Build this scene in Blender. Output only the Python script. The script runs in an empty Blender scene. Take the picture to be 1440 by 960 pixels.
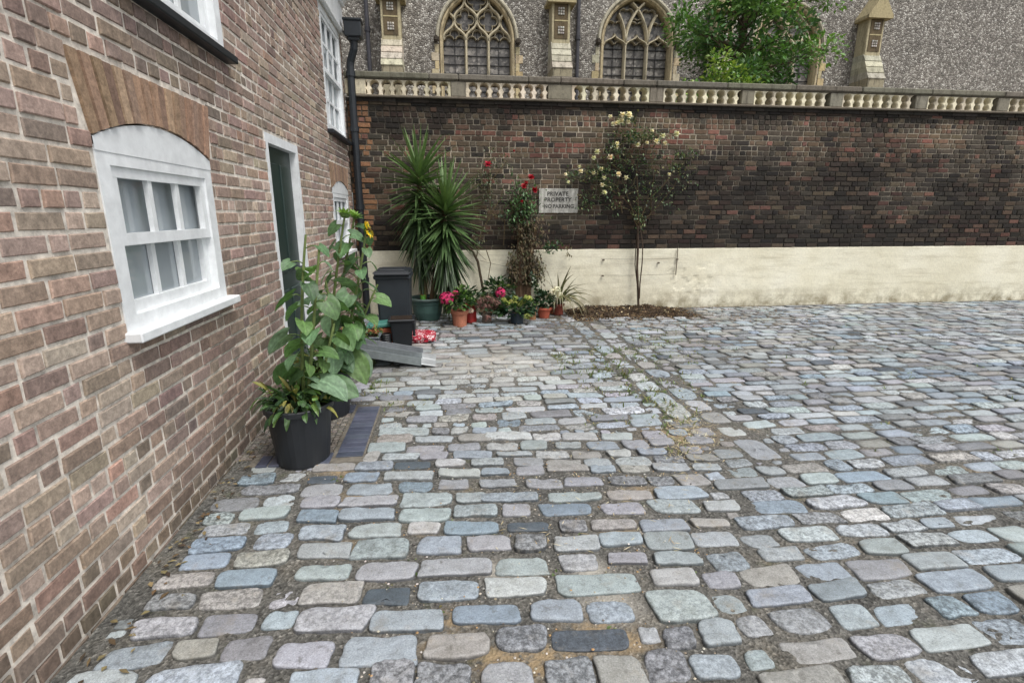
import bpy, bmesh, math, random
from mathutils import Vector, Matrix, noise
rnd = random.Random(11)
R = math.radians
scene = bpy.context.scene
COL = scene.collection

# ------------------------------------------------------------------ camera
FPX, CAM_H, PITCH, YAW = 721.0, 1.5, R(14.04), R(7.0)
cd = bpy.data.cameras.new('camera')
cam = bpy.data.objects.new('camera', cd); COL.objects.link(cam)
cd.sensor_fit = 'HORIZONTAL'; cd.sensor_width = 36.0; cd.lens = 36.0 * FPX / 1440.0
cd.clip_start = 0.05; cd.clip_end = 1000
cam.location = (0, 0, CAM_H)
cam.rotation_euler = (R(90) - PITCH, 0, -YAW)
scene.camera = cam

# ------------------------------------------------------------------ world, sun, exposure
SUN_EL, SUN_AZ = R(60), R(145)          # azimuth clockwise from +Y
w = bpy.data.worlds.new('World'); scene.world = w; w.use_nodes = True
nt = w.node_tree; nt.nodes.clear()
o_ = nt.nodes.new('ShaderNodeOutputWorld'); bg = nt.nodes.new('ShaderNodeBackground')
sky = nt.nodes.new('ShaderNodeTexSky'); sky.sky_type = 'NISHITA'; sky.sun_disc = False
sky.sun_elevation = SUN_EL; sky.sun_rotation = SUN_AZ
sky.air_density = 1.0; sky.dust_density = 4.0; sky.ozone_density = 1.0
hs = nt.nodes.new('ShaderNodeHueSaturation'); hs.inputs['Saturation'].default_value = 0.35
nt.links.new(sky.outputs[0], hs.inputs['Color']); nt.links.new(hs.outputs[0], bg.inputs[0])
bg.inputs[1].default_value = 0.15; nt.links.new(bg.outputs[0], o_.inputs[0])
sd = bpy.data.lights.new('sun', 'SUN'); sd.energy = 1.4; sd.angle = R(20); sd.color = (1, .975, .94)
sun = bpy.data.objects.new('sun', sd); COL.objects.link(sun)
sv = Vector((math.sin(SUN_AZ) * math.cos(SUN_EL), math.cos(SUN_AZ) * math.cos(SUN_EL), math.sin(SUN_EL)))
sun.rotation_euler = sv.to_track_quat('Z', 'Y').to_euler(); sun.location = (0, 0, 20)
scene.view_settings.view_transform = 'Standard'; scene.view_settings.look = 'None'
scene.view_settings.gamma = 1.0; scene.view_settings.exposure = 0.46

# ------------------------------------------------------------------ pixel -> place
cf = Vector((math.sin(YAW) * math.cos(PITCH), math.cos(YAW) * math.cos(PITCH), -math.sin(PITCH)))
cr = Vector((math.cos(YAW), -math.sin(YAW), 0)); cu = cr.cross(cf)
C0 = Vector((0, 0, CAM_H))
def ray(x, y): return cf + cr * ((x - 720) / FPX) + cu * ((480 - y) / FPX)
def G(x, y, z=0.0):
    d = ray(x, y); return C0 + d * ((z - CAM_H) / d.z)
def PY(x, y, Y):
    d = ray(x, y); return C0 + d * (Y / d.y)
def PX(p):
    v = Vector(p) - C0; k = v.dot(cf)
    return 720 + FPX * v.dot(cr) / k, 480 - FPX * v.dot(cu) / k, k
def Z4(x, y): return 715 + x / 5.132, 150 + y / 5.134

def lin(r, g, b, k=1.0):
    f = lambda c: (c / 12.92 if c <= .04045 else ((c + .055) / 1.055) ** 2.4)
    return (f(r / 255) * k, f(g / 255) * k, f(b / 255) * k)
def grey(c, t):
    l = .3*c[0] + .55*c[1] + .15*c[2]; return (c[0]+(l*.975-c[0])*t, c[1]+(l-c[1])*t, c[2]+(l*1.03-c[2])*t)
def vary(c, a=.15, h=.04):
    m = 1 + rnd.uniform(-a, a)
    return tuple(max(.002, x * m * (1 + rnd.uniform(-h, h))) for x in c)
def mixc(a, b, t): return tuple(x + (y - x) * t for x, y in zip(a, b))
def nz(x, y, z=0): return noise.noise(Vector((x, y, z)))

# ------------------------------------------------------------------ mesh builder
class MB:
    def __init__(s): s.v = []; s.f = []; s.c = []
    def add(s, vs, fs, col):
        b = len(s.v); s.v += [tuple(p) for p in vs]
        s.f += [tuple(i + b for i in f) for f in fs]
        if col and isinstance(col[0], (tuple, list)): s.c += list(col)
        else: s.c += [col] * len(vs)
    def build(s, name, mat, parent=None, smooth=False, loc=None):
        me = bpy.data.meshes.new(name); me.from_pydata(s.v, [], s.f)
        ca = me.color_attributes.new('Col', 'FLOAT_COLOR', 'POINT')
        flat = []
        for c in s.c: flat += [c[0], c[1], c[2], c[3] if len(c) > 3 else 0.0]
        ca.data.foreach_set('color', flat)
        if smooth:
            me.polygons.foreach_set('use_smooth', [True] * len(me.polygons))
        me.materials.append(mat); me.update()
        o = bpy.data.objects.new(name, me); COL.objects.link(o)
        if parent: o.parent = parent
        if loc is not None: o.location = loc
        return o

W_ = (1, 1, 1)
def box(mb, x0, x1, y0, y1, z0, z1, col=W_):
    vs = [(x0,y0,z0),(x1,y0,z0),(x1,y1,z0),(x0,y1,z0),(x0,y0,z1),(x1,y0,z1),(x1,y1,z1),(x0,y1,z1)]
    mb.add(vs, [(0,3,2,1),(4,5,6,7),(0,1,5,4),(1,2,6,5),(2,3,7,6),(3,0,4,7)], col)
def bevbox(mb, c, size, bev=.01, col=W_, mat=None, seg=1, top=None):
    """bevelled box; top = (sx, sy) scale of the upper face for tapered shapes"""
    bm = bmesh.new(); bmesh.ops.create_cube(bm, size=1)
    for v in bm.verts:
        t = top if (top and v.co.z > 0) else (1, 1)
        v.co = Vector((v.co.x * size[0] * t[0], v.co.y * size[1] * t[1], v.co.z * size[2]))
    if bev: bmesh.ops.bevel(bm, geom=bm.edges[:], offset=bev, segments=seg, affect='EDGES')
    if mat: bmesh.ops.transform(bm, matrix=mat, verts=bm.verts)
    bm.verts.index_update()
    mb.add([v.co + Vector(c) for v in bm.verts], [[v.index for v in f.verts] for f in bm.faces], col); bm.free()
def tube(mb, pts, rad, n=6, col=W_, cap=True):
    pts = [Vector(p) for p in pts]; k = len(pts)
    if not isinstance(rad, (list, tuple)): rad = [rad] * k
    vs = []; fs = []; ref = None
    for i, p in enumerate(pts):
        d = (pts[min(i + 1, k - 1)] - pts[max(i - 1, 0)])
        d = d.normalized() if d.length > 1e-9 else Vector((0, 0, 1))
        if ref is None: ref = Vector((1, 0, 0)) if abs(d.x) < .8 else Vector((0, 1, 0))
        a = d.cross(ref).normalized(); b = d.cross(a); ref = b.cross(d) if False else ref
        for j in range(n):
            t = 2 * math.pi * j / n
            vs.append(p + (a * math.cos(t) + b * math.sin(t)) * rad[i])
    for i in range(k - 1):
        for j in range(n):
            fs.append((i*n + j, i*n + (j+1) % n, (i+1)*n + (j+1) % n, (i+1)*n + j))
    if cap: fs.append(tuple(range(n))[::-1]); fs.append(tuple((k-1)*n + j for j in range(n)))
    mb.add(vs, fs, col)
def lathe(mb, prof, n=28, c=(0, 0, 0), col=W_, sx=1, sy=1):
    vs = []; fs = []
    for r, z in prof:
        for j in range(n):
            t = 2 * math.pi * j / n
            vs.append((c[0] + r * math.cos(t) * sx, c[1] + r * math.sin(t) * sy, c[2] + z))
    for i in range(len(prof) - 1):
        for j in range(n):
            fs.append((i*n + j, i*n + (j+1) % n, (i+1)*n + (j+1) % n, (i+1)*n + j))
    fs.append(tuple(range(n))[::-1]); fs.append(tuple((len(prof)-1)*n + j for j in range(n)))
    mb.add(vs, fs, col)
SWORD = lambda t: (.55 + .45 * min(1, t * 4)) * (1 - t ** 2.2) + .01
OVAL = lambda t: max(.03, math.sin(math.pi * min(1, t * .93 + .05)) ** .8)
HEART = lambda t: max(.03, (math.sin(math.pi * (t * .8 + .2) ** .75)) ** .75) if t < 1 else .02
PETAL = lambda t: .25 + .75 * math.sin(math.pi * (t * .75 + .05))
def blade(mb, p, d, L, Wd, prof=OVAL, seg=3, curl=.4, fold=.25, col=W_, col2=None, roll=0., wav=0.):
    p = Vector(p); d = Vector(d).normalized(); vs = []; fs = []; cs = []
    side = d.cross(Vector((0, 0, 1)))
    if side.length < .15: side = d.cross(Vector((rnd.uniform(-1, 1), rnd.uniform(-1, 1), .2)))
    side.normalize()
    if roll: side = Matrix.Rotation(roll, 3, d) @ side
    ph = rnd.uniform(0, 6)
    for i in range(seg + 1):
        t = i / seg; wd = Wd * prof(t) / 2; n = side.cross(d).normalized()
        wv = n * (wav * Wd * math.sin(t * 7 + ph))
        vs += [p - side * wd + n * fold * wd + wv, p.copy(), p + side * wd + n * fold * wd - wv]
        c = mixc(col, col2, t) if col2 else col
        cs += [c, tuple(x * 1.12 for x in c), c]
        d = (d + Vector((0, 0, -1)) * (curl / seg)).normalized()
        side = (side - d * side.dot(d)).normalized()
        p = p + d * (L / seg)
    for i in range(seg):
        a = i * 3; fs += [(a, a+1, a+4, a+3), (a+1, a+2, a+5, a+4)]
    mb.add(vs, fs, cs)
def rdir(zmin=-1, zmax=1):
    z = rnd.uniform(zmin, zmax); t = rnd.uniform(0, 2 * math.pi); s = math.sqrt(max(0, 1 - z * z))
    return Vector((s * math.cos(t), s * math.sin(t), z))
def ribbon(mb, pts, wd, yb, ym, yf, col, closed=False):
    """moulded bar of width wd following a path in the XZ plane"""
    k = len(pts); vs = []; fs = []
    for i, (x, z) in enumerate(pts):
        a = pts[(i - 1) % k] if closed else pts[max(i - 1, 0)]; b = pts[(i + 1) % k] if closed else pts[min(i + 1, k - 1)]
        dx, dz = b[0] - a[0], b[1] - a[1]; l = math.hypot(dx, dz) or 1; nx, n_z = -dz / l, dx / l
        for o, y in ((.5, yb), (.5, ym), (.2, yf), (-.2, yf), (-.5, ym), (-.5, yb)):
            vs.append((x + nx * o * wd, y, z + n_z * o * wd))
    for i in range(k if closed else k - 1):
        j = (i + 1) % k
        for q in range(6):
            r = (q + 1) % 6; fs.append((i*6+q, i*6+r, j*6+r, j*6+q))
    if not closed: fs += [tuple(range(6)), tuple((k-1)*6 + q for q in range(6))[::-1]]
    mb.add(vs, fs, col)

# ------------------------------------------------------------------ objects
def tag(o, label=None, cat=None, group=None, kind=None):
    if label: o['label'] = label
    if cat: o['category'] = cat
    if group: o['group'] = group
    if kind: o['kind'] = kind
    return o
def thing(name, label, cat, loc=(0, 0, 0), rz=0, group=None):
    o = bpy.data.objects.new(name, None); COL.objects.link(o); o.empty_display_size = .1
    o.location = loc; o.rotation_euler = (0, 0, rz)
    return tag(o, label, cat, group)

# ------------------------------------------------------------------ materials
def newmat(name):
    m = bpy.data.materials.new(name); m.use_nodes = True; n = m.node_tree; n.nodes.clear()
    o = n.nodes.new('ShaderNodeOutputMaterial'); p = n.nodes.new('ShaderNodeBsdfPrincipled')
    n.links.new(p.outputs[0], o.inputs[0]); return m, n, p, o
def N(n, t, **kw):
    x = n.nodes.new(t)
    for k, v in kw.items():
        if k in x.inputs: x.inputs[k].default_value = v
        else: setattr(x, k, v)
    return x
def ramp(n, fac, stops, interp='LINEAR'):
    r = n.nodes.new('ShaderNodeValToRGB'); e = r.color_ramp.elements; r.color_ramp.interpolation = interp
    while len(e) < len(stops): e.new(.5)
    for i, (p, c) in enumerate(stops):
        e[i].position = p; e[i].color = (c if isinstance(c, (tuple, list)) else (c, c, c))[:3] + (1,) if isinstance(c, tuple) else (c, c, c, 1)
    n.links.new(fac, r.inputs[0]); return r.outputs[0]
def mixn(n, a, b, fac, mode='MIX'):
    m = n.nodes.new('ShaderNodeMix'); m.data_type = 'RGBA'; m.blend_type = mode
    for s, v in ((6, a), (7, b), (0, fac)):
        if hasattr(v, 'links') or isinstance(v, bpy.types.NodeSocket): n.links.new(v, m.inputs[s])
        elif s == 0: m.inputs[0].default_value = v
        else: m.inputs[s].default_value = (v[0], v[1], v[2], 1)
    return m.outputs[2]
def noi(n, scale, detail=4, rough=.6, vec=None, dist=0):
    t = N(n, 'ShaderNodeTexNoise', Scale=scale, Detail=detail, Roughness=rough, Distortion=dist)
    if vec: n.links.new(vec, t.inputs['Vector'])
    return t.outputs['Fac']
def objvec(n): return n.nodes.new('ShaderNodeTexCoord').outputs['Object']
def colattr(n):
    a = n.nodes.new('ShaderNodeAttribute'); a.attribute_name = 'Col'; return a.outputs['Color']
def bump(n, p, h, strength=.3, dist=.01):
    b = N(n, 'ShaderNodeBump', Strength=strength, Distance=dist); n.links.new(h, b.inputs['Height'])
    n.links.new(b.outputs[0], p.inputs['Normal'])
def simple(name, rough=.6, ns=30, lo=.75, hi=1.2, b=.2, bd=.004, spec=.5, metal=0., ns2=None, lo2=.8, hi2=1.15, base=None):
    m, n, p, o = newmat(name); v = objvec(n)
    c = colattr(n) if base is None else None
    if c is None:
        rgb = n.nodes.new('ShaderNodeRGB'); rgb.outputs[0].default_value = (*base, 1); c = rgb.outputs[0]
    f = noi(n, ns, 6, .65, v); c = mixn(n, c, ramp(n, f, [(.25, lo), (.75, hi)]), 1, 'MULTIPLY')
    if ns2: c = mixn(n, c, ramp(n, noi(n, ns2, 5, .6, v), [(.3, lo2), (.7, hi2)]), 1, 'MULTIPLY')
    n.links.new(c, p.inputs['Base Color']); p.inputs['Roughness'].default_value = rough
    p.inputs['Specular IOR Level'].default_value = spec; p.inputs['Metallic'].default_value = metal
    if b: bump(n, p, f, b, bd)
    return m
def leafmat(name, rough=.45, tr=.25, ns=25, tint=(1.2, 1.3, .6)):
    m, n, p, o = newmat(name); v = objvec(n)
    c = mixn(n, colattr(n), ramp(n, noi(n, ns, 3, .6, v), [(.3, .75), (.7, 1.25)]), 1, 'MULTIPLY')
    n.links.new(c, p.inputs['Base Color']); p.inputs['Roughness'].default_value = rough
    t = n.nodes.new('ShaderNodeBsdfTranslucent'); n.links.new(mixn(n, c, tint, 1, 'MULTIPLY'), t.inputs[0])
    mx = n.nodes.new('ShaderNodeMixShader'); mx.inputs[0].default_value = tr
    n.links.new(p.outputs[0], mx.inputs[1]); n.links.new(t.outputs[0], mx.inputs[2]); n.links.new(mx.outputs[0], o.inputs[0])
    return m

def make_granite():
    m, n, p, o = newmat('granite'); v = objvec(n)
    at = n.nodes.new('ShaderNodeAttribute'); at.attribute_name = 'Col'; c = at.outputs['Color']; mot = at.outputs['Alpha']
    sp = noi(n, 170, 3, .85, v); md = noi(n, 48, 6, .75, v); lg = noi(n, 13, 5, .65, v)
    c = mixn(n, c, ramp(n, sp, [(.34, .48), (.45, .93), (.55, 1.06), (.66, 1.5)]), .75, 'MULTIPLY')
    c = mixn(n, c, ramp(n, md, [(.30, .6), (.45, 1.0), (.75, 1.15)]), .55, 'MULTIPLY')
    c = mixn(n, c, ramp(n, lg, [(.3, (.80, .79, .76)), (.55, (1.05, 1.05, 1.05)), (.75, (1.1, 1.09, 1.06))]), 1, 'MULTIPLY')
    mo = ramp(n, md, [(.40, .42), (.47, .7), (.53, 1.15), (.62, 1.5)])
    c = mixn(n, c, mixn(n, c, mo, 1, 'MULTIPLY'), mot)
    c = mixn(n, c, lin(128, 117, 98), ramp(n, noi(n, 6, 7, .75, v), [(.56, 0.), (.72, .55)]))
    c = mixn(n, c, lin(78, 74, 66), ramp(n, noi(n, 19, 7, .75, v), [(.56, 0.), (.70, .65)]))
    n.links.new(c, p.inputs['Base Color'])
    n.links.new(ramp(n, md, [(.3, .7), (.7, .48)]), p.inputs['Roughness']); p.inputs['Specular IOR Level'].default_value = .5
    h = mixn(n, md, sp, .35); bump(n, p, h, .55, .007); return m
def make_joint():
    m, n, p, o = newmat('joint_mortar'); v = objvec(n)
    a = noi(n, 3, 6, .65, v); b = noi(n, 55, 6, .75, v)
    vo = N(n, 'ShaderNodeTexVoronoi', Scale=95.); n.links.new(v, vo.inputs['Vector'])
    g = ramp(n, b, [(.28, lin(48, 48, 45)), (.44, lin(84, 83, 79)), (.58, lin(114, 112, 107)), (.74, lin(166, 164, 156))])
    c = mixn(n, g, ramp(n, a, [(.35, lin(74, 74, 71)), (.5, lin(104, 103, 98)), (.62, lin(122, 117, 106)), (.72, lin(160, 142, 112))]), .45)
    hs_ = N(n, 'ShaderNodeSeparateColor'); n.links.new(vo.outputs['Color'], hs_.inputs[0])
    peb = ramp(n, hs_.outputs[0], [(.0, .45), (.5, .95), (.9, 1.2), (1., 1.9)])
    c = mixn(n, c, peb, .85, 'MULTIPLY')
    sc = N(n, 'ShaderNodeSeparateColor'); n.links.new(colattr(n), sc.inputs[0])
    c = mixn(n, c, lin(172, 168, 158), sc.outputs[1])
    tm = N(n, 'ShaderNodeMath', operation='MULTIPLY'); n.links.new(sc.outputs[0], tm.inputs[0]); n.links.new(ramp(n, noi(n, 16, 6, .7, v), [(.38, 0.), (.56, 1.)]), tm.inputs[1])
    c = mixn(n, c, lin(152, 134, 106), tm.outputs[0])
    c = mixn(n, c, lin(74, 80, 52), ramp(n, noi(n, 5.3, 5, .7, v), [(.58, 0.), (.7, .45)]))
    n.links.new(c, p.inputs['Base Color']); p.inputs['Roughness'].default_value = .9; p.inputs['Specular IOR Level'].default_value = .2
    bump(n, p, mixn(n, b, vo.outputs['Distance'], .5), .9, .014); return m
def make_brick():
    m, n, p, o = newmat('old_brick'); v = objvec(n); c = colattr(n)
    f = noi(n, 26, 7, .7, v); g = noi(n, 90, 4, .7, v)
    c = mixn(n, c, ramp(n, f, [(.25, .55), (.5, .95), (.75, 1.4)]), 1, 'MULTIPLY')
    c = mixn(n, c, ramp(n, g, [(.3, .7), (.7, 1.25)]), .8, 'MULTIPLY')
    c = mixn(n, c, lin(170, 160, 145), ramp(n, noi(n, 9, 7, .75, v), [(.64, 0.), (.78, .4)]))
    n.links.new(c, p.inputs['Base Color']); p.inputs['Roughness'].default_value = .88; p.inputs['Specular IOR Level'].default_value = .25
    bump(n, p, mixn(n, f, g, .4), .6, .008); return m
def make_wallmortar():
    m, n, p, o = newmat('lime_mortar'); v = objvec(n); c = colattr(n)
    f = noi(n, 18, 6, .7, v)
    c = mixn(n, c, ramp(n, f, [(.3, .5), (.5, .95), (.7, 1.3)]), 1, 'MULTIPLY')
    n.links.new(c, p.inputs['Base Color']); p.inputs['Roughness'].default_value = .95; p.inputs['Specular IOR Level'].default_value = .1
    bump(n, p, f, .5, .01); return m
def make_render():
    m, n, p, o = newmat('cream_render'); v = objvec(n)
    c = ramp(n, noi(n, 1.3, 6, .6, v), [(.3, lin(208, 202, 178)), (.5, lin(220, 215, 193)), (.7, lin(226, 222, 203))])
    mp = N(n, 'ShaderNodeMapping'); mp.inputs['Scale'].default_value = (.5, 1, 5); n.links.new(v, mp.inputs[0])
    c = mixn(n, c, lin(160, 150, 124), ramp(n, noi(n, 2.2, 7, .68, mp.outputs[0]), [(.5, 0.), (.70, .42)]))
    c = mixn(n, c, ramp(n, noi(n, 40, 6, .7, v), [(.3, .86), (.6, 1.05)]), .8, 'MULTIPLY')
    sx = N(n, 'ShaderNodeSeparateXYZ'); n.links.new(v, sx.inputs[0])
    low = N(n, 'ShaderNodeMapRange'); low.inputs[1].default_value = .34; low.inputs[2].default_value = .0
    n.links.new(sx.outputs[2], low.inputs[0])
    mt = N(n, 'ShaderNodeMath', operation='MULTIPLY'); n.links.new(low.outputs[0], mt.inputs[0])
    n.links.new(ramp(n, noi(n, 4, 7, .7, v), [(.4, 0.), (.62, 1.)]), mt.inputs[1])
    c = mixn(n, c, lin(128, 118, 92), mt.outputs[0])
    n.links.new(c, p.inputs['Base Color']); p.inputs['Roughness'].default_value = .9; p.inputs['Specular IOR Level'].default_value = .2
    bump(n, p, mixn(n, noi(n, 40, 6, .7, v), noi(n, 5, 5, .6, v), .6), .35, .02); return m
def make_flint():
    m, n, p, o = newmat('flint'); v = objvec(n)
    dv = N(n, 'ShaderNodeTexNoise', Scale=6., Detail=3.); n.links.new(v, dv.inputs['Vector'])
    vv = mixn(n, v, dv.outputs['Color'], .04)
    vo = N(n, 'ShaderNodeTexVoronoi', Scale=25.); n.links.new(vv, vo.inputs['Vector'])
    ed = N(n, 'ShaderNodeTexVoronoi', Scale=25., feature='DISTANCE_TO_EDGE'); n.links.new(vv, ed.inputs['Vector'])
    s = N(n, 'ShaderNodeSeparateColor'); n.links.new(vo.outputs['Color'], s.inputs[0])
    stone = ramp(n, s.outputs[0], [(.0, lin(92, 88, 80)), (.35, lin(124, 119, 110)), (.6, lin(154, 149, 139)), (.85, lin(186, 182, 172)), (1., lin(210, 207, 198))])
    stone = mixn(n, stone, ramp(n, noi(n, 60, 4, .7, v), [(.3, .7), (.7, 1.2)]), 1, 'MULTIPLY')
    c = mixn(n, lin(100, 93, 86), stone, ramp(n, ed.outputs[0], [(.03, 0.), (.12, 1.)]))
    c = mixn(n, c, ramp(n, noi(n, .9, 5, .6, v), [(.3, .72), (.7, 1.1)]), 1, 'MULTIPLY')
    n.links.new(c, p.inputs['Base Color']); p.inputs['Roughness'].default_value = .7
    bump(n, p, ed.outputs[0], .8, .04); return m
def make_stone():
    m, n, p, o = newmat('weathered_stone'); v = objvec(n); c = colattr(n)
    f = noi(n, 24, 7, .7, v)
    c = mixn(n, c, ramp(n, f, [(.25, .6), (.5, 1.), (.75, 1.2)]), 1, 'MULTIPLY')
    mp = N(n, 'ShaderNodeMapping'); mp.inputs['Scale'].default_value = (5, 5, .8); n.links.new(v, mp.inputs[0])
    c = mixn(n, c, lin(62, 58, 50), ramp(n, noi(n, 2.4, 7, .7, mp.outputs[0]), [(.5, 0.), (.7, .75)]))
    n.links.new(c, p.inputs['Base Color']); p.inputs['Roughness'].default_value = .9; p.inputs['Specular IOR Level'].default_value = .2
    bump(n, p, f, .5, .01); return m
def make_leadglass():
    m, n, p, o = newmat('leaded_glass'); v = objvec(n)
    vo = N(n, 'ShaderNodeTexVoronoi', Scale=17.); n.links.new(v, vo.inputs['Vector'])
    s = N(n, 'ShaderNodeSeparateColor'); n.links.new(vo.outputs['Color'], s.inputs[0])
    c = ramp(n, s.outputs[0], [(0., lin(78, 75, 72)), (.5, lin(110, 106, 101)), (.85, lin(134, 129, 122)), (1., lin(160, 155, 147))])
    c = mixn(n, c, ramp(n, noi(n, 3, 5, .6, v), [(.3, .7), (.7, 1.2)]), 1, 'MULTIPLY')
    n.links.new(c, p.inputs['Base Color']); p.inputs['Roughness'].default_value = .35
    bump(n, p, s.outputs[1], .5, .01); return m
def make_fabric():
    m, n, p, o = newmat('patterned_red_fabric'); v = objvec(n)
    f = noi(n, 13, 2, .5, v, 1.5)
    c = ramp(n, f, [(.50, lin(150, 14, 40)), (.52, lin(222, 204, 204)), (.56, lin(222, 204, 204)), (.58, lin(146, 12, 36))])
    n.links.new(c, p.inputs['Base Color']); p.inputs['Roughness'].default_value = .85
    bump(n, p, noi(n, 200, 2, .5, v), .2, .002); return m
def make_sign():
    m, n, p, o = newmat('weathered_sign_paint'); v = objvec(n)
    mp = N(n, 'ShaderNodeMapping'); mp.inputs['Scale'].default_value = (3, 1, .9); n.links.new(v, mp.inputs[0])
    c = ramp(n, noi(n, 5, 8, .72, mp.outputs[0]), [(.3, lin(112, 110, 104)), (.45, lin(158, 156, 148)), (.6, lin(192, 190, 182)), (.75, lin(226, 225, 220))])
    c = mixn(n, c, ramp(n, noi(n, 45, 6, .7, v), [(.3, .72), (.6, 1.05)]), 1, 'MULTIPLY')
    n.links.new(c, p.inputs['Base Color']); p.inputs['Roughness'].default_value = .75
    bump(n, p, noi(n, 30, 6, .7, v), .3, .004); return m
def make_lettering():
    m, n, p, o = newmat('flaking_letter_paint'); v = objvec(n)
    c = ramp(n, noi(n, 11, 6, .7, v), [(.40, lin(42, 40, 38)), (.56, lin(72, 70, 66)), (.68, lin(140, 138, 132))])
    n.links.new(c, p.inputs['Base Color']); p.inputs['Roughness'].default_value = .8; return m
def make_glass():
    m, n, p, o = newmat('window_glass'); p.inputs['Base Color'].default_value = (*lin(150, 158, 162), 1)
    p.inputs['Roughness'].default_value = .06; p.inputs['Specular IOR Level'].default_value = .8
    v = objvec(n); bump(n, p, noi(n, 3, 2, .5, v), .05, .02); return m
def make_limestone():
    m, n, p, o = newmat('pale_limestone'); v = objvec(n); g = N(n, 'ShaderNodeNewGeometry')
    c = mixn(n, colattr(n), ramp(n, noi(n, 9, 6, .7, g.outputs['Position']), [(.32, .5), (.5, .95), (.72, 1.12)]), 1, 'MULTIPLY')
    n.links.new(c, p.inputs['Base Color']); p.inputs['Roughness'].default_value = .85; p.inputs['Specular IOR Level'].default_value = .2
    bump(n, p, noi(n, 30, 6, .7, v), .4, .008); return m
M = dict(
    limestone=make_limestone(),
    granite=make_granite(), joint=make_joint(), brick=make_brick(), mortar=make_wallmortar(), render=make_render(),
    flint=make_flint(), stone=make_stone(), lead=make_leadglass(), fabric=make_fabric(), sign=make_sign(), letter=make_lettering(), glass=make_glass(),
    paint=simple('white_gloss_paint', .45, 12, .82, 1.04, .15, .004, ns2=3, lo2=.88, hi2=1.02, base=lin(236, 239, 240)),
    iron=simple('black_painted_iron', .45, 20, .7, 1.3, .12, .003, base=lin(30, 35, 40)),
    oldiron=simple('rusty_iron', .7, 20, .6, 1.3, .3, .004),
    plastic=simple('plastic', .5, 9, .8, 1.2, .06, .003),
    clay=simple('terracotta', .8, 14, .78, 1.16, .15, .003, spec=.25, ns2=70),
    soil=simple('soil', .95, 40, .5, 1.5, .9, .02, spec=.1),
    bark=simple('bark', .9, 50, .6, 1.35, .7, .008, spec=.2),
    alu=simple('aluminium', .5, 25, .8, 1.15, .1, .002, metal=.35, ns2=4, lo2=.7, hi2=1.1),
    engbrick=simple('blue_engineering_brick', .5, 30, .75, 1.2, .25, .003, ns2=5),
    leaf=leafmat('leaf'), bigleaf=leafmat('broad_leaf', .5, .3, 40), dry=leafmat('dry_leaf', .8, .1), sword=leafmat('sword_leaf', .38, .12),
    petal=leafmat('petal', .6, .25, 25, (1, 1, 1)), mat=simple('woven_mat', .95, 160, .4, 1.4, .9, .01, spec=.1),
    ground=simple('earth', .95, 4, .7, 1.2, .5, .02, base=lin(120, 112, 98)), roof=simple('slate', .6, 8, .7, 1.2, .3, .01, base=lin(82, 84, 90)),
    litter=leafmat('leaf_litter', .9, .05), door=simple('painted_door', .4, 8, .85, 1.1, .05, .003, base=lin(36, 52, 48)))
for k_ in ('paint',): pass

# ------------------------------------------------------------------ the setting: ground
HX, WY = -1.35, 7.95                     # house face, boundary wall face
mb = MB(); s_ = 400
mb.add([(-s_, -s_, -.09), (s_, -s_, -.09), (s_, s_, -.09), (-s_, s_, -.09)], [(0, 1, 2, 3)], W_)
tag(mb.build('ground', M['ground']), kind='structure')

def joint_z(x, y): return -.0055 + .006 * nz(x * 3.1, y * 3.1) + .006 * nz(x * 17, y * 17, 3) + .003 * nz(x * 50, y * 50, 7)
def axis(segs):
    out = []
    for a, b, st in segs:
        n_ = max(1, round((b - a) / st)); out += [a + (b - a) * i / n_ for i in range(n_)]
    return out + [segs[-1][1]]
xs = axis([(HX, 2.2, .02), (2.2, 4.5, .05), (4.5, 14, .3)]); ys = axis([(-6, .6, .5), (.6, 3.6, .02), (3.6, WY + .05, .045)])
mb = MB(); nx = len(xs)
vs = [(x, y, joint_z(x, y)) for y in ys for x in xs]
fs = [(j*nx+i, j*nx+i+1, (j+1)*nx+i+1, (j+1)*nx+i) for j in range(len(ys)-1) for i in range(nx-1)]
SP = [(G(px, py), r) for px, py, r in ((835, 882, .10), (886, 900, .09), (800, 916, .12), (745, 935, .10), (690, 922, .09), (620, 905, .07), (505, 700, .14), (500, 770, .10), (480, 660, .12), (870, 740, .10), (960, 610, .25), (640, 868, .08), (900, 690, .1))]
def tan_(x, y): return min(1, sum(math.exp(-(((x-p.x)**2 + ((y-p.y)*1.6)**2) / r**2)) for p, r in SP)) if .6 < y < 4 and x < 2.2 else 0
CEM = [(G(px, py), r) for px, py, r in ((640, 517, .38), (700, 508, .40), (745, 515, .35), (600, 500, .3))] + [(G(px, py), r) for px, py, r in ((860, 850, .10), (830, 800, .08), (700, 800, .06))]
def cem_(x, y): return min(.9, sum(math.exp(-(((x-p.x)**2 + ((y-p.y)*1.2)**2) / r**2)) for p, r in CEM)) if y < 6.5 and -1 < x < 2.2 else 0
mb.add(vs, fs, [(tan_(v_[0], v_[1]), cem_(v_[0], v_[1]), 0) for v_ in vs])
tag(mb.build('joint_ground', M['joint'], smooth=True), kind='structure')

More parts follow.
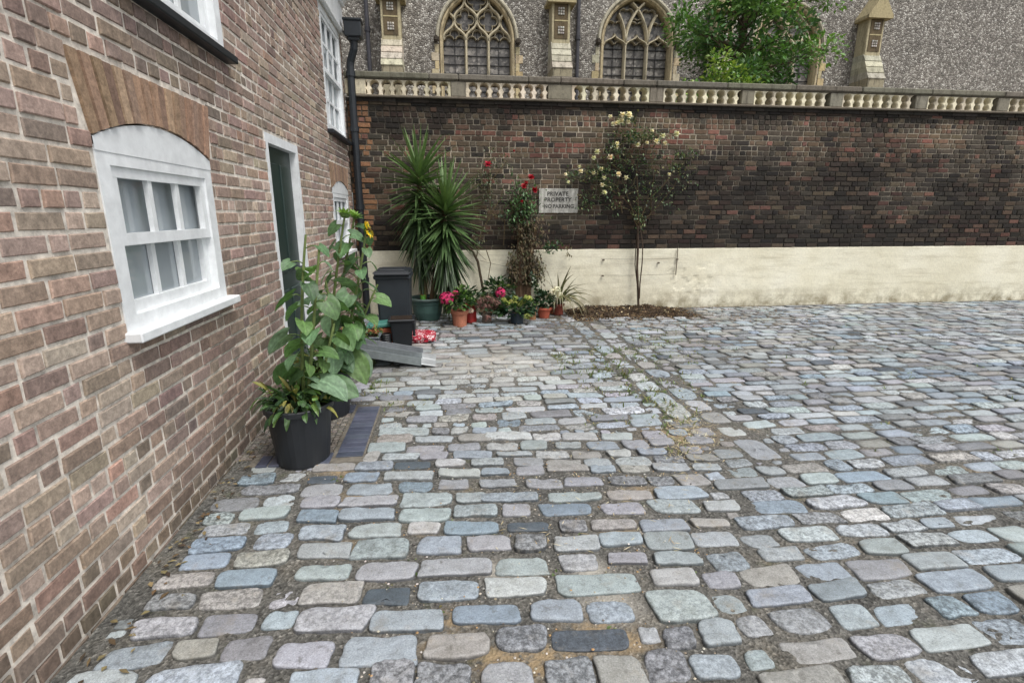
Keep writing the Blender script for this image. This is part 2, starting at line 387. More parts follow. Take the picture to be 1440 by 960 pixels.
SETT = {  # worn granite tints (true stone colours)
 'b': lin(166, 176, 184), 'B': lin(146, 164, 177), 'l': lin(192, 196, 196), 'w': lin(205, 203, 197), 'g': lin(174, 184, 182), 'p': lin(177, 174, 178),
 't': lin(185, 178, 168), 'd': lin(146, 146, 148), 's': lin(92, 102, 112), 'n': lin(182, 168, 160)}
SETT = {k: tuple(x * q * (.67 if k in 'wltn' else .74) for x, q in zip(grey(c, .30), (.955, 1.0, 1.035))) for k, c in SETT.items()}
PLACED = {}
def sett(mb, cx, cy, lx, ly, zt, col, na, rings, skew=0., rough=1., rot=0., mot=None):
    """one worn granite sett: irregular four-sided outline with chipped corners, flattish top, steep sides"""
    sd_ = rnd.uniform(0, 100); m = max(4, na // 4); k_ = 1 + .30 * nz(cx * .9, cy * .9, 70) + .22 * nz(cx * 2.6, cy * 2.6, 71); col = tuple(q * k_ for q in col)
    bx = (cx - lx/2, cx + lx/2, cy - ly/2, cy + ly/2)
    for gi in range(int(bx[0]*4) - 1, int(bx[1]*4) + 2):
        for gj in range(int(bx[2]*4) - 1, int(bx[3]*4) + 2): PLACED.setdefault((gi, gj), []).append(bx)
    if mot is None: mot = rnd.choice((0, 0, .1, .2, .3, .6)) if rough < 1.5 else rnd.uniform(.6, 1)
    j = lambda k: rnd.uniform(-k, k)
    hx, hy = lx / 2, ly / 2
    cor = [(-hx + j(.05)*lx, -hy + j(.10)*ly), (hx + j(.05)*lx, -hy + j(.10)*ly), (hx + j(.05)*lx, hy + j(.10)*ly), (-hx + j(.05)*lx, hy + j(.10)*ly)]
    out = []
    rads = [rnd.uniform(.10, .42) * ly for _ in range(4)]
    for k in range(4):
        p0, p1, p2 = cor[k-1], cor[k], cor[(k+1) % 4]
        d0 = Vector((p0[0]-p1[0], p0[1]-p1[1])); d1 = Vector((p2[0]-p1[0], p2[1]-p1[1])); r = rads[k]
        A_ = Vector(p1) + d0.normalized() * r; B_ = Vector(p1) + d1.normalized() * r
        na_ = max(2, m // 3)
        for i in range(na_ + 1):                                   # rounded corner
            t = i / na_; out.append(A_*(1-t)**2 + Vector(p1)*2*t*(1-t) + B_*t*t)
        nb = m - na_ - 1; q = Vector(p2) - d1.normalized() * rads[(k+1) % 4]
        for i in range(1, nb + 1): out.append(B_.lerp(q, i / (nb + 1)))
    na = len(out); bow = (rnd.uniform(-.02, .09), j(.08)); res = []
    for v in out:
        x, y = v; L_ = max(1e-6, v.length)
        w_ = 1 + rough * (.035 * nz(x*14 + sd_, y*14, sd_) + .05 * nz(x*38 + sd_, y*38, sd_) * .6)
        y += bow[0] * ly * (1 - (x/hx)**2) * (1 if y > 0 else -1) + bow[1] * ly * math.cos(x/hx*1.5)
        res.append(Vector((x * w_ + skew * y, y * w_)))
    tilt = (j(.035), j(.05)); dome = rnd.uniform(.002, .0055)
    cr_, sr_ = math.cos(rot), math.sin(rot); small = min(lx, ly)
    INS = [(.5, 0), (.22, .08), (.10, .25), (.045, .7), (.012, 1.6), (0., 3.4), (-.006, 12.)] if rings == 6 else [(.3, .05), (.08, .5), (.01, 1.7), (-.006, 8.)]
    vs = [(cx, cy, zt)]; cs = [(*col, mot)]
    for k, (ins, dz) in enumerate(INS):
        last = k == len(INS) - 1
        for v in res:
            f = max(.12, 1 - ins * small / max(.02, v.length)); f2 = f if ins < .3 else min(f, .55)
            x, y = v.x * f2, v.y * max(.1, f if ins < .3 else .5)
            x, y = x*cr_ - y*sr_, x*sr_ + y*cr_
            z = zt - dome * dz + x * tilt[0] * .5 + y * tilt[1] * .6
            if not last: z += rough * (.0045 * nz((cx+x)*16, (cy+y)*16, sd_) + .0025 * nz((cx+x)*45, (cy+y)*45, sd_) + .0012 * nz((cx+x)*120, (cy+y)*120, sd_))
            vs.append((cx+x, cy+y, z)); d_ = (1 if k < len(INS) - 3 else (.8, .42, .3)[k - len(INS) + 3])  # rim and side rings darkened: edge shadow painted in, along with joint dirt
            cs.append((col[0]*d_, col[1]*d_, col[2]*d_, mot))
    fs = [(0, 1 + i, 1 + (i + 1) % na) for i in range(na)]
    for k in range(len(INS) - 1):
        a = 1 + k * na; b = a + na
        fs += [(a + i, b + i, b + (i+1) % na, a + (i+1) % na) for i in range(na)]
    mb.add(vs, fs, cs)

A = [(445,8,818,60,'g'),(845,5,975,55,'d'),(990,0,1110,48,'w'),(1150,0,1320,42,'b'),(440,62,690,118,'n'),(715,68,1005,110,'l'),(1040,62,1300,108,'t'),
(370,122,640,185,'g'),(660,138,928,190,'p'),(955,125,1210,180,'p'),(340,190,450,260,'t'),(470,200,740,250,'l'),(745,195,960,240,'p'),(1000,180,1295,235,'b'),
(-30,265,260,325,'t'),(285,260,545,320,'b'),(570,258,830,305,'s'),(880,242,1085,295,'w'),(1140,238,1370,290,'l'),(-80,362,130,410,'s'),(185,345,450,405,'B'),
(490,338,850,395,'l'),(900,315,1190,375,'w'),(1215,310,1420,360,'b'),(-120,430,165,510,'p'),(225,422,550,490,'b'),(590,412,840,490,'B'),(900,395,1125,460,'p'),
(-150,525,145,605,'p'),(170,515,575,590,'p'),(605,485,990,590,'g'),(1025,490,1250,560,'l'),(-160,630,140,705,'B'),(165,615,555,690,'b'),(610,605,980,695,'g'),
(1015,590,1320,675,'g'),(-150,745,180,845,'b'),(230,730,620,830,'l'),(660,710,900,795,'w'),(930,700,1350,795,'B'),(-160,870,225,985,'l'),(250,845,680,985,'g'),
(740,815,1060,950,'b'),(1110,810,1420,915,'p')]
B = [(-195,40,140,95,'w'),(160,45,360,95,'w'),(370,45,640,95,'w'),(670,45,900,85,'l'),(980,25,1150,90,'p'),(1175,15,1310,55,'b'),(60,105,265,165,'g'),(320,108,515,165,'l'),
(560,108,790,168,'b'),(835,98,1010,158,'p'),(1025,85,1210,130,'p'),(1300,75,1500,120,'p'),(-190,120,35,170,'w'),(-110,185,145,215,'l'),(170,180,425,235,'w'),(450,178,665,232,'t'),
(715,178,890,220,'w'),(940,160,1155,210,'b'),(1265,150,1425,195,'p'),(15,230,232,290,'p'),(250,240,520,292,'t'),(540,238,735,290,'l'),(770,228,1045,290,'l'),
(1070,215,1290,265,'d'),(1310,205,1540,250,'t'),(25,292,240,355,'p'),(255,295,570,335,'t'),(590,292,780,340,'b'),(815,285,1025,338,'t'),(1070,280,1315,330,'l'),
(1350,275,1560,325,'l'),(-240,385,25,440,'l'),(100,388,365,450,'p'),(390,380,670,430,'p'),(730,370,990,430,'d'),(1020,362,1220,430,'d'),(1230,348,1460,430,'t'),(-240,500,190,555,'b'),
(275,485,675,555,'g'),(700,478,1060,545,'t'),(1075,450,1440,530,'b'),(-70,580,145,665,'p'),(205,572,590,660,'B'),(660,562,980,640,'p'),(1040,545,1395,630,'g'),(1430,550,1700,620,'l'),
(-50,705,285,775,'s'),(355,690,560,780,'d'),(585,690,945,765,'t'),(955,695,1320,775,'b'),(1340,685,1620,740,'t'),(15,800,265,920,'d'),(315,810,655,920,'l'),
(660,790,970,885,'b'),(985,800,1350,910,'g'),(1350,790,1680,880,'l')]
Cc = [(-180,68,240,185,'g'),(295,52,720,190,'p'),(760,30,1285,165,'p'),(1320,25,1712,145,'g'),(-120,210,300,365,'t'),(330,225,680,385,'s'),(740,190,1190,335,'b'),(1255,160,1688,305,'w'),
(-160,385,385,570,'p'),(410,410,925,560,'b'),(1010,375,1508,515,'B'),(-330,650,95,830,'p'),(165,610,725,815,'b'),(790,570,1260,745,'t'),(1315,530,1703,728,'d'),
(-220,850,300,1030,'b'),(380,815,690,1030,'d'),(735,790,1150,1010,'d'),(1215,785,1610,1020,'p')]
D = [(355,0,645,110,'p'),(720,-10,1010,65,'p'),(1065,-15,1415,75,'g'),(325,145,940,285,'g'),(1050,110,1390,235,'w'),(145,340,525,490,'b'),(570,345,910,485,'b'),
(1040,270,1500,480,'g'),(290,550,880,710,'s'),(950,525,1100,640,'l'),(1130,530,1380,690,'d'),(250,765,620,1010,'d'),(650,750,990,1010,'t'),(1000,705,1320,950,'d'),(1340,750,1700,920,'b'),(1440,120,1700,230,'p'),(1420,500,1700,660,'g')]
stones = []
for lst, ox, oy in ((A, 449, 600), (B, 720, 600), (Cc, 449, 780), (D, 720, 780)):
    for x0, y0, x1, y1, c in lst:
        k = 5.32
        a = G(ox + x0 / k, oy + (y0 + y1) / 2 / k, .004); b = G(ox + x1 / k, oy + (y0 + y1) / 2 / k, .004)
        n_ = G(ox + (x0 + x1) / 2 / k, oy + y1 / k, .004); f_ = G(ox + (x0 + x1) / 2 / k, oy + y0 / k, .004)
        stones.append(((a.x + b.x) / 2, (n_.y + f_.y) / 2, (b - a).length * 1.0, (f_ - n_).length * .98, c, math.atan2(b.y - a.y, b.x - a.x)))
boxes = [(s[0] - s[2]/2, s[0] + s[2]/2, s[1] - s[3]/2, s[1] + s[3]/2) for s in stones]
mb = MB()
for cx, cy, lx, ly, c, rt in stones:
    big = c in 'dw' and rnd.random() < .6; lx *= 1.01; ly *= .96
    zt = rnd.uniform(.005, .015) if c != 's' else .002
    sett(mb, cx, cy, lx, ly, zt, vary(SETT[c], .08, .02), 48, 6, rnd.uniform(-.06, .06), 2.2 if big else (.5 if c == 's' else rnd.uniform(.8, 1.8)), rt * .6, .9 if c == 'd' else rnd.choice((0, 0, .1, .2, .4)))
def free(cx, cy, lx, ly, m=.012):
    a, b, c, d = cx - lx/2 - m, cx + lx/2 + m, cy - ly/2 - m, cy + ly/2 + m
    return not any(a < q[1] and b > q[0] and c < q[3] and d > q[2] for q in boxes)
def inzone(cx, cy):
    x, y, k = PX((cx, cy, 0)); return 452 < x < 990 and y > 612 and k > 0
def blocked(cx, cy, lx, ly):
    if cx - lx/2 < -.55 and 3.02 < cy < 4.0: return True          # engineering-brick surround
    return False
KINDS = 'bbbbbllllwggppttddBB'
y = .35
while y < WY - .1:
    pitch = rnd.uniform(.118, .138) if y < 4.4 else rnd.uniform(.125, .15)
    x = HX + .02 + rnd.uniform(0, .15)
    while x < 10.5:
        L = rnd.choice((.16, .2, .22, .24, .26, .3)) * rnd.uniform(.9, 1.08)
        j = rnd.uniform(.010, .028)
        cx = x + L / 2; W0 = pitch - rnd.uniform(.016, .034); x += L + j
        yy = y + .035 * nz(cx * .8, y * .5) + .012 * nz(cx * 3, y * 3)
        if 1.60 < cx + L/2 and cx - L/2 < 2.10 and yy > 2.6: continue
        if yy > WY - .12 or (1.7 < cx < 3.9 and yy > 7.18 + .08 * nz(cx * 4, 1)): continue
        if cx - L/2 < HX or inzone(cx, yy) or blocked(cx, yy, L, W0) or not free(cx, yy, L, W0): continue
        near = yy < 4.6 and -1.3 < cx < 2.6
        kind = rnd.choice(KINDS)
        if yy > 4.4 and kind in 'bBgp' and rnd.random() < .55: kind = rnd.choice('lltd')  # farther setts drawn paler, grazing sky sheen put into the stone colour
        if rnd.random() < .02: kind = 's'
        if 5.0 < yy < 6.6 and -.4 < cx < .8 and rnd.random() < .6: kind = rnd.choice('ntpn')
        c = vary(SETT[kind], .14, .03)
        pw = math.exp(-((cx - .35) / .75) ** 2 - ((yy - 5.0) / .75) ** 2); c = mixc(c, lin(188, 186, 178), .62 * pw)          # lime-washed stones
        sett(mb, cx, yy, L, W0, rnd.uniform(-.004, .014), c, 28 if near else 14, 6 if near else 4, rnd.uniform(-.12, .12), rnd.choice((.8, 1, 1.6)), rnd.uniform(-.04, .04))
    y += pitch
for col_x in (1.745, 1.975):                                       # two lines of setts run along the drain
    y = 2.7 + rnd.uniform(0, .1)
    while y < 7.3:
        L = rnd.uniform(.2, .3)
        kind = rnd.choice('lwptbl'); cx = col_x + .04 * nz(y * .7, 5)
        if not inzone(cx, y + L/2) and free(cx, y + L/2, .18, L):
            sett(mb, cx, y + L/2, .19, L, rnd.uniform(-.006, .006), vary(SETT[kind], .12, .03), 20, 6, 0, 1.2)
        y += L + rnd.uniform(.015, .03)
def clear(cx, cy, lx, ly, m):
    a, b, c, d = cx - lx/2 - m, cx + lx/2 + m, cy - ly/2 - m, cy + ly/2 + m
    return not any(a < q[1] and b > q[0] and c < q[3] and d > q[2] for q in PLACED.get((int(cx*4), int(cy*4)), ()))
for L, W0 in ((.24, .115), (.17, .11), (.12, .10), (.10, .075), (.07, .05)):      # smaller pieces packed into what is left
    yy = .5
    while yy < 7.8:
        cx = HX + .09 + rnd.uniform(0, .05)
        while cx < (5.5 if L < .12 else 9):
            if not inzone(cx, yy) and not blocked(cx, yy, L, W0) and not (1.7 < cx < 3.9 and yy > 7.1) and clear(cx, yy, L, W0, .007):
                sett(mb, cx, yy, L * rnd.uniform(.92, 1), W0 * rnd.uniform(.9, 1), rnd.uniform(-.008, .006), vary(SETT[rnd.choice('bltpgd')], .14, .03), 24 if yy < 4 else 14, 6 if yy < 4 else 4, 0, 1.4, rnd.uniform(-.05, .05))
                cx += L
            cx += .035
        yy += .03
y = -5.5
while y < .35:                                                      # the yard goes on behind the viewpoint
    x = HX + .02 + rnd.uniform(0, .2)
    while x < 6:
        L = rnd.uniform(.17, .28)
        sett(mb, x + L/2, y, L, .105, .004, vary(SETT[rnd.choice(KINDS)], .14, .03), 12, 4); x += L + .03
    y += .135
tag(mb.build('cobbled_pavement', M['granite'], smooth=True), kind='structure')

# loose grit in the joints
mb = MB()
for i in range(5200):
    y_ = .9 + 3.6 * rnd.random() ** 1.7; x_ = rnd.uniform(-1.1, 2.3)
    px, py, k = PX((x_, y_, 0))
    if not (430 < px < 1010): continue
    r = rnd.uniform(.002, .0065) * (1.3 if rnd.random() < .05 else 1)
    if not free(x_, y_, 0, 0, -.004) and rnd.random() < .93: continue
    z_ = joint_z(x_, y_) + (r * .4 if free(x_, y_, 0, 0, 0) else .014)
    c = vary(rnd.choice((lin(150, 140, 120), lin(178, 170, 155), lin(110, 104, 98), lin(200, 196, 188), lin(172, 140, 100))), .15)
    vs = [(x_ + r*math.cos(t)*rnd.uniform(.7, 1.2), y_ + r*math.sin(t)*rnd.uniform(.7, 1.2), z_) for t in (0, 1.25, 2.5, 3.8, 5)] + [(x_, y_, z_ + r*.7), (x_, y_, z_ - r)]
    mb.add(vs, [(a, (a+1) % 5, 5) for a in range(5)] + [((a+1) % 5, a, 6) for a in range(5)], c)
tag(mb.build('gravel', M['litter']), 'loose pale grit lying in the joints between the setts', 'grit', kind='stuff')

# terrace behind the wall
mb = MB(); box(mb, -8, 24, WY + .3, 30, 2.6, 2.98)
tag(mb.build('terrace_ground', M['ground']), kind='structure')

# ------------------------------------------------------------------ brickwork
def bricks(mb, u0, u1, z0, z1, ch, L, jt, place, colf, hole=None, proud=.011):
    z = z0; row = 0
    while z < z1 - ch * .5:
        u = u0 - rnd.uniform(0, L); k = rnd.randint(0, 1); off = rnd.random()
        mode = rnd.random()
        while u < u1:
            if mode < .35: l = L
            elif mode < .5: l = L * .48
            else: l = L if k % 2 == 0 else L * .47
            l *= rnd.uniform(.94, 1.05); k += 1
            a, b = max(u, u0) + jt/2, min(u + l, u1) - jt/2
            u += l
            if b - a < .03: continue
            segs = [(a, b)]
            if hole: segs = hole(a, b, z + ch/2)
            for a, b in segs:
                if b - a < .025: continue
                c = colf((a+b)/2, z + ch/2)
                p = proud + rnd.uniform(-.005, .005); e = .004; zz0, zz1 = z + jt/2, z + ch - jt/2
                j = lambda: rnd.uniform(-.0025, .0025)
                q = [(a+j(), zz0+j()), (b+j(), zz0+j()), (b+j(), zz1+j()), (a+j(), zz1+j())]
                inn = [(q[0][0]+e, q[0][1]+e), (q[1][0]-e, q[1][1]+e), (q[2][0]-e, q[2][1]-e), (q[3][0]+e, q[3][1]-e)]
                vs = [place(x, y, -.012) for x, y in q] + [place(x, y, p - e) for x, y in q] + [place(x, y, p) for x, y in inn]
                mb.add(vs, [(8, 9, 10, 11)] + [(i, (i+1) % 4, 4+(i+1) % 4, 4+i) for i in range(4)] + [(4+i, 4+(i+1) % 4, 8+(i+1) % 4, 8+i) for i in range(4)], c)
        z += ch; row += 1

BR = [lin(112, 96, 80), lin(122, 100, 82), lin(100, 89, 78), lin(132, 104, 84), lin(94, 83, 73), lin(120, 108, 88), lin(134, 100, 82)]
def soot(x, z):
    """how sooty the wall is: 0 clean, 1 black (stains with shapes of their own)"""
    s = .34 + .6 * nz(x * .55, z * .9, 1) + .45 * nz(x * 1.7, z * 2.4, 4) + .35 * nz(x * 5, z * 1.1, 14)
    s += .8 * max(0, min(1, (1.5 + .25 * nz(x * 1.3, 2, 41) + .12 * nz(x * 5, 3, 42) - z) / .5))                     # damp black band above the render
    s += .7 * max(0, min(1, (z - 2.86 - .08 * nz(x * 1.5, 1, 60)) / .10)) + .25 * max(0, min(1, (z - 2.6 - .25 * nz(x, 1, 61)) / .2))
    s += .45 * max(0, min(1, (x - 1.9) / .8)) * max(0, min(1, (2.75 - z) / .5))
    s += .35 * max(0, min(1, (-.55 - x) / .3))
    s -= .35 * math.exp(-((x - .9) / .8) ** 2 - ((z - 2.05) / .35) ** 2)
    return max(0, min(1, s))
BR = [lin(82, 75, 66), lin(92, 81, 70), lin(104, 91, 74), lin(112, 92, 75), lin(120, 92, 77), lin(124, 84, 72)]
def wall_col(x, z):
    k = 2.5 + 3.2 * nz(x * .9, z * 1.3, 31) + 2.2 * nz(x * 3, z * 4, 35) + rnd.gauss(0, .9)
    c = BR[max(0, min(5, int(k)))]
    if x < -1.06: c = lin(150, 112, 84)
    if rnd.random() < .06: c = lin(134, 96, 84)
    if rnd.random() < .08: c = lin(60, 54, 50)
    s = soot(x, z) * rnd.uniform(.5, 1.2) + rnd.choice((0, 0, 0, .25))
    if x < -1.06: s *= .3
    return vary(mixc(c, lin(34, 32, 30), min(.92, max(0, s))), .16, .03)
bw = thing('brick_wall', 'tall sooty brick boundary wall with a cream rendered band along its foot', 'wall', (3, WY, 0))
OX = 3.0
mb = MB(); bricks(mb, HX, 13, .95, 3.06, .0745, .20, .016, lambda u, z, p: (u - OX, -p, z), wall_col)
mb.build('brickwork', M['brick'], bw)
mb = MB(); gx = axis([(HX, 5, .05), (5, 13, .2)]); gz = axis([(.9, 3.06, .05)])
mc = lambda x, z: mixc(lin(174, 164, 146), lin(56, 53, 49), min(1, max(0, soot(x, z) * 1.0 + .35 * nz(x * 2.1, z * 3, 9))))
mb.add([(x - OX, 0, z) for z in gz for x in gx], [(j*len(gx)+i, j*len(gx)+i+1, (j+1)*len(gx)+i+1, (j+1)*len(gx)+i) for j in range(len(gz)-1) for i in range(len(gx)-1)], [mc(x, z) for z in gz for x in gx])
box(mb, HX - OX, 13 - OX, .02, .38, 0, 3.055, lin(90, 84, 76))
mb.build('mortar_bed', M['mortar'], bw)
mb = MB(); gx = axis([(HX + .01, 5.5, .03), (5.5, 13, .15)]); gz = axis([(-.06, .945, .03)])
def rz_(x, z):
    y = -.035 - .012 * nz(x * 1.2, z * 1.4) - .004 * nz(x * 8, z * 8, 2)
    fl = nz(x * 5, z * 6, 8) + .5 * nz(x * 12, z * 13, 5)
    if 3.4 < x < 4.4 and .15 < z < .75: y += .009 * max(0, min(1, (fl + .05) * 5)) * min(1, (x-3.4)*5, (4.4-x)*5, (z-.15)*8, (.75-z)*8)      # blown patches
    return y
vs = [(x - OX, rz_(x, z), z + .008 * nz(x * 4, 3) * (z > .9)) for z in gz for x in gx]
nx = len(gx); fs = [(j*nx+i, j*nx+i+1, (j+1)*nx+i+1, (j+1)*nx+i) for j in range(len(gz)-1) for i in range(nx-1)]
b0 = len(vs); vs += [(x - OX, .01, .955) for x in gx]; t0 = (len(gz)-1)*nx
fs += [(t0+i, t0+i+1, b0+i+1, b0+i) for i in range(nx-1)]
mb.add(vs, fs, W_); mb.build('render_band', M['render'], bw, smooth=False)
mb = MB()                                                            # corbelled dark course under the balustrade
for i in range(62):
    a = HX + i * .23
    box(mb, a - OX, a + .222 - OX, -.028 + rnd.uniform(-.006, .006), .3, 3.008 + rnd.uniform(-.004, .004), 3.056, vary(lin(52, 48, 44), .4))
mb.build('string_course', M['brick'], bw)
mb = MB()
for (x0, y0), (x1, y1), r in (((845, 364), (950, 363), .0025), ((845, 387), (950, 385), .0025), ((675, 366), (718, 375), .003), ((668, 350), (684, 366), .003)):
    a, b = PY(x0, y0, WY - .07), PY(x1, y1, WY - .07); mb = MB()
    tube(mb, [Vector((a.x - OX, -.07, a.z)).lerp(Vector((b.x - OX, -.07, b.z)), t) + Vector((0, 0, -.012 * math.sin(math.pi * t))) for t in (0, .25, .5, .75, 1)], r, 4, lin(96, 88, 74)); mb.build('wire', M['oldiron'], bw)
mb = MB(); a, b = PY(951, 349, WY), PY(948, 386, WY)
tube(mb, [(a.x - OX, -.06, a.z), (a.x - OX, -.06, .75), (b.x - OX, -.06, b.z)], .008, 6, lin(120, 112, 98)); mb.build('conduit', M['oldiron'], bw)
for p_ in (PY(924, 369, WY), PY(847, 365, WY), PY(950, 364, WY), PY(846, 387, WY)):
    mb = MB(); bevbox(mb, (p_.x - OX, -.062, p_.z), (.035, .03, .022), .005, lin(84, 74, 60)); mb.build('wire_clip', M['oldiron'], bw)

# ------------------------------------------------------------------ balustrade
bal = thing('balustrade', 'weathered pale stone balustrade with keyhole openings along the wall top', 'balustrade', (3, WY, 3.06))
CREAM = lin(224, 213, 188); GREY = lin(112, 107, 97)
def piece(nm, fn, parent=bal, mat='stone', **kw):
    m_ = MB(); fn(m_); return m_.build(nm, M[mat], parent, **kw)
piece('base_rail', lambda m_: bevbox(m_, (5.9 - OX, .10, .015), (14.4, .36, .030), .008, lin(112, 104, 92)))
BZ0, BZ1 = .030, .226
def openhalf(t):       # half width of a keyhole opening, t 0 bottom .. 1 top of the arch
    if t > .44:
        q = (t - .70) / .28; return .060 * math.sqrt(max(0, 1 - q * q)) if abs(q) < 1 else 0
    if t > .36: return .030 + .012 * abs(t - .40) / .04
    return .042 + .012 * math.sin(math.pi * min(1, t / .36))
def baluster_mesh(pitch):
    m_ = MB(); n_ = 26; rows = []
    for i in range(n_ + 1):
        t = i / n_; rows.append((max(.004, pitch/2 - openhalf(t)), BZ0 + (BZ1 - BZ0) * t))
    for sgn in (0,):
        vs = []; fs = []
        for wd, z in rows:
            e = min(.010, wd * .4)
            for x, y in ((-wd, .14), (-wd, -.030), (-wd + e, -.048), (wd - e, -.048), (wd, -.030), (wd, .14)): vs.append((x, y, z))
        for i in range(n_):
            for q in range(6): fs.append((i*6+q, i*6+(q+1) % 6, (i+1)*6+(q+1) % 6, (i+1)*6+q))
        fs += [tuple(range(6))[::-1], tuple(n_*6+q for q in range(6))]
        m_.add(vs, fs, vary(CREAM, .2, .04))
    # raised roll round the arch head
    return m_
protos = {}
def put_balusters(x0, n_, pitch):
    for k in range(n_ + 1):
        x = x0 - pitch/2 + k * pitch; key = (pitch, rnd.randrange(4))
        if key not in protos:
            o = baluster_mesh(pitch).build('baluster', M['limestone'], bal); protos[key] = o
        else:
            o = protos[key].copy(); COL.objects.link(o); o.parent = bal
        o.location = (x - OX, 0, 0)
put_balusters(-.947, 7, .1585); put_balusters(.414, 7, .159); put_balusters(1.941, 7, .1625); put_balusters(3.311, 7, .163)
put_balusters(4.74, 7, .163); put_balusters(6.2, 7, .163); put_balusters(7.66, 7, .163); put_balusters(9.12, 7, .163)
for a, b in ((HX + .01, -1.062), (.105, .316), (1.49, 1.845), (3.011, 3.225), (4.45, 4.655), (5.9, 6.115), (7.36, 7.575), (8.82, 9.035), (10.28, 10.5)):
    piece('pier', lambda m_: bevbox(m_, ((a+b)/2 - OX, .075, .129), (b - a, .28, .195), .008, vary(mixc(CREAM, GREY, .9 if a > 0 else .2), .08)))
edges = [HX + .005, -.2, .21, 1.2, 1.67, 2.6, 3.1, 4.2, 5.3, 6.4, 7.6, 8.9, 10.6]
for a, b in zip(edges, edges[1:]):
    piece('coping', lambda m_: (bevbox(m_, ((a+b)/2 - OX, .09, .281), (b - a - .006, .36, .080), .014, vary(lin(112, 107, 95), .14)),
                                bevbox(m_, ((a+b)/2 - OX, .085, .236), (b - a - .006, .30, .016), .004, lin(96, 90, 80))))
piece('coping', lambda m_: bevbox(m_, (1.69 - OX, .10, .327), (.30, .30, .03), .008, lin(104, 98, 88)))

# ------------------------------------------------------------------ church
CY = 13.0
ch = thing('church', 'grey flint church with traceried pointed windows and stone buttresses behind balustrade', 'church', (3, CY, 2.98))
CZ = 2.98
SC = .003178
WIN = [(.80, 5.33, .765), (4.585, 5.40, .80), (8.37, 5.40, .80)]
ARCH = []
def arch_pts(hw, rise, n_=14):
    Rr = (rise * rise + hw * hw) / (2 * hw); out = []
    t1 = math.asin(min(1, rise / Rr)) if Rr >= hw and Rr > rise else math.pi/2
    cx = hw - Rr
    t1 = math.atan2(rise, -cx)
    for i in range(n_ + 1):
        t = t1 * i / n_; out.append((cx + Rr * math.cos(t), Rr * math.sin(t)))
    return out                                  # right half, spring -> apex
def arch_at(x, hw, rise):
    Rr = (rise * rise + hw * hw) / (2 * hw); cx = hw - Rr
    return math.sqrt(max(0, Rr * Rr - (abs(x) - cx) ** 2))
RISE = .90
mb = MB(); ztop = 9.5; zs = 3.9
segs = []; x = -6.0
for cx, sp, hw in WIN:
    H2 = hw + .10
    mb.add([(x-OX, 0, 2.9-CZ), (cx-H2-OX, 0, 2.9-CZ), (cx-H2-OX, 0, ztop-CZ), (x-OX, 0, ztop-CZ)], [(0, 1, 2, 3)], W_)
    k = 24
    for i in range(k):
        a, b = -H2 + 2*H2*i/k, -H2 + 2*H2*(i+1)/k
        za, zb = sp + arch_at(a, H2, RISE + .1), sp + arch_at(b, H2, RISE + .1)
        mb.add([(cx+a-OX, 0, za-CZ), (cx+b-OX, 0, zb-CZ), (cx+b-OX, 0, ztop-CZ), (cx+a-OX, 0, ztop-CZ)], [(0, 1, 2, 3)], W_)
        mb.add([(cx+a-OX, 0, 2.9-CZ), (cx+b-OX, 0, 2.9-CZ), (cx+b-OX, 0, zs-CZ), (cx+a-OX, 0, zs-CZ)], [(0, 1, 2, 3)], W_)
    x = cx + H2
mb.add([(x-OX, 0, 2.9-CZ), (24-OX, 0, 2.9-CZ), (24-OX, 0, ztop-CZ), (x-OX, 0, ztop-CZ)], [(0, 1, 2, 3)], W_)
box(mb, -6-OX, 24-OX, .5, 6, -.1, ztop-CZ)
mb.build('wall', M['flint'], ch)
OCHRE = lin(182, 164, 126); PALE = lin(182, 176, 156); TRAC = lin(190, 180, 154)
def scurve(p, q, n_=10):
    (x0, y0), (x1, y1) = p, q; h = (y1 - y0) * .55; out = []
    for i in range(n_ + 1):
        t = i / n_; a, b, c, d = (1-t)**3, 3*t*(1-t)**2, 3*t*t*(1-t), t**3
        out.append((a*x0 + b*x0 + c*x1 + d*x1, a*y0 + b*(y0+h) + c*(y1-h) + d*y1))
    return out
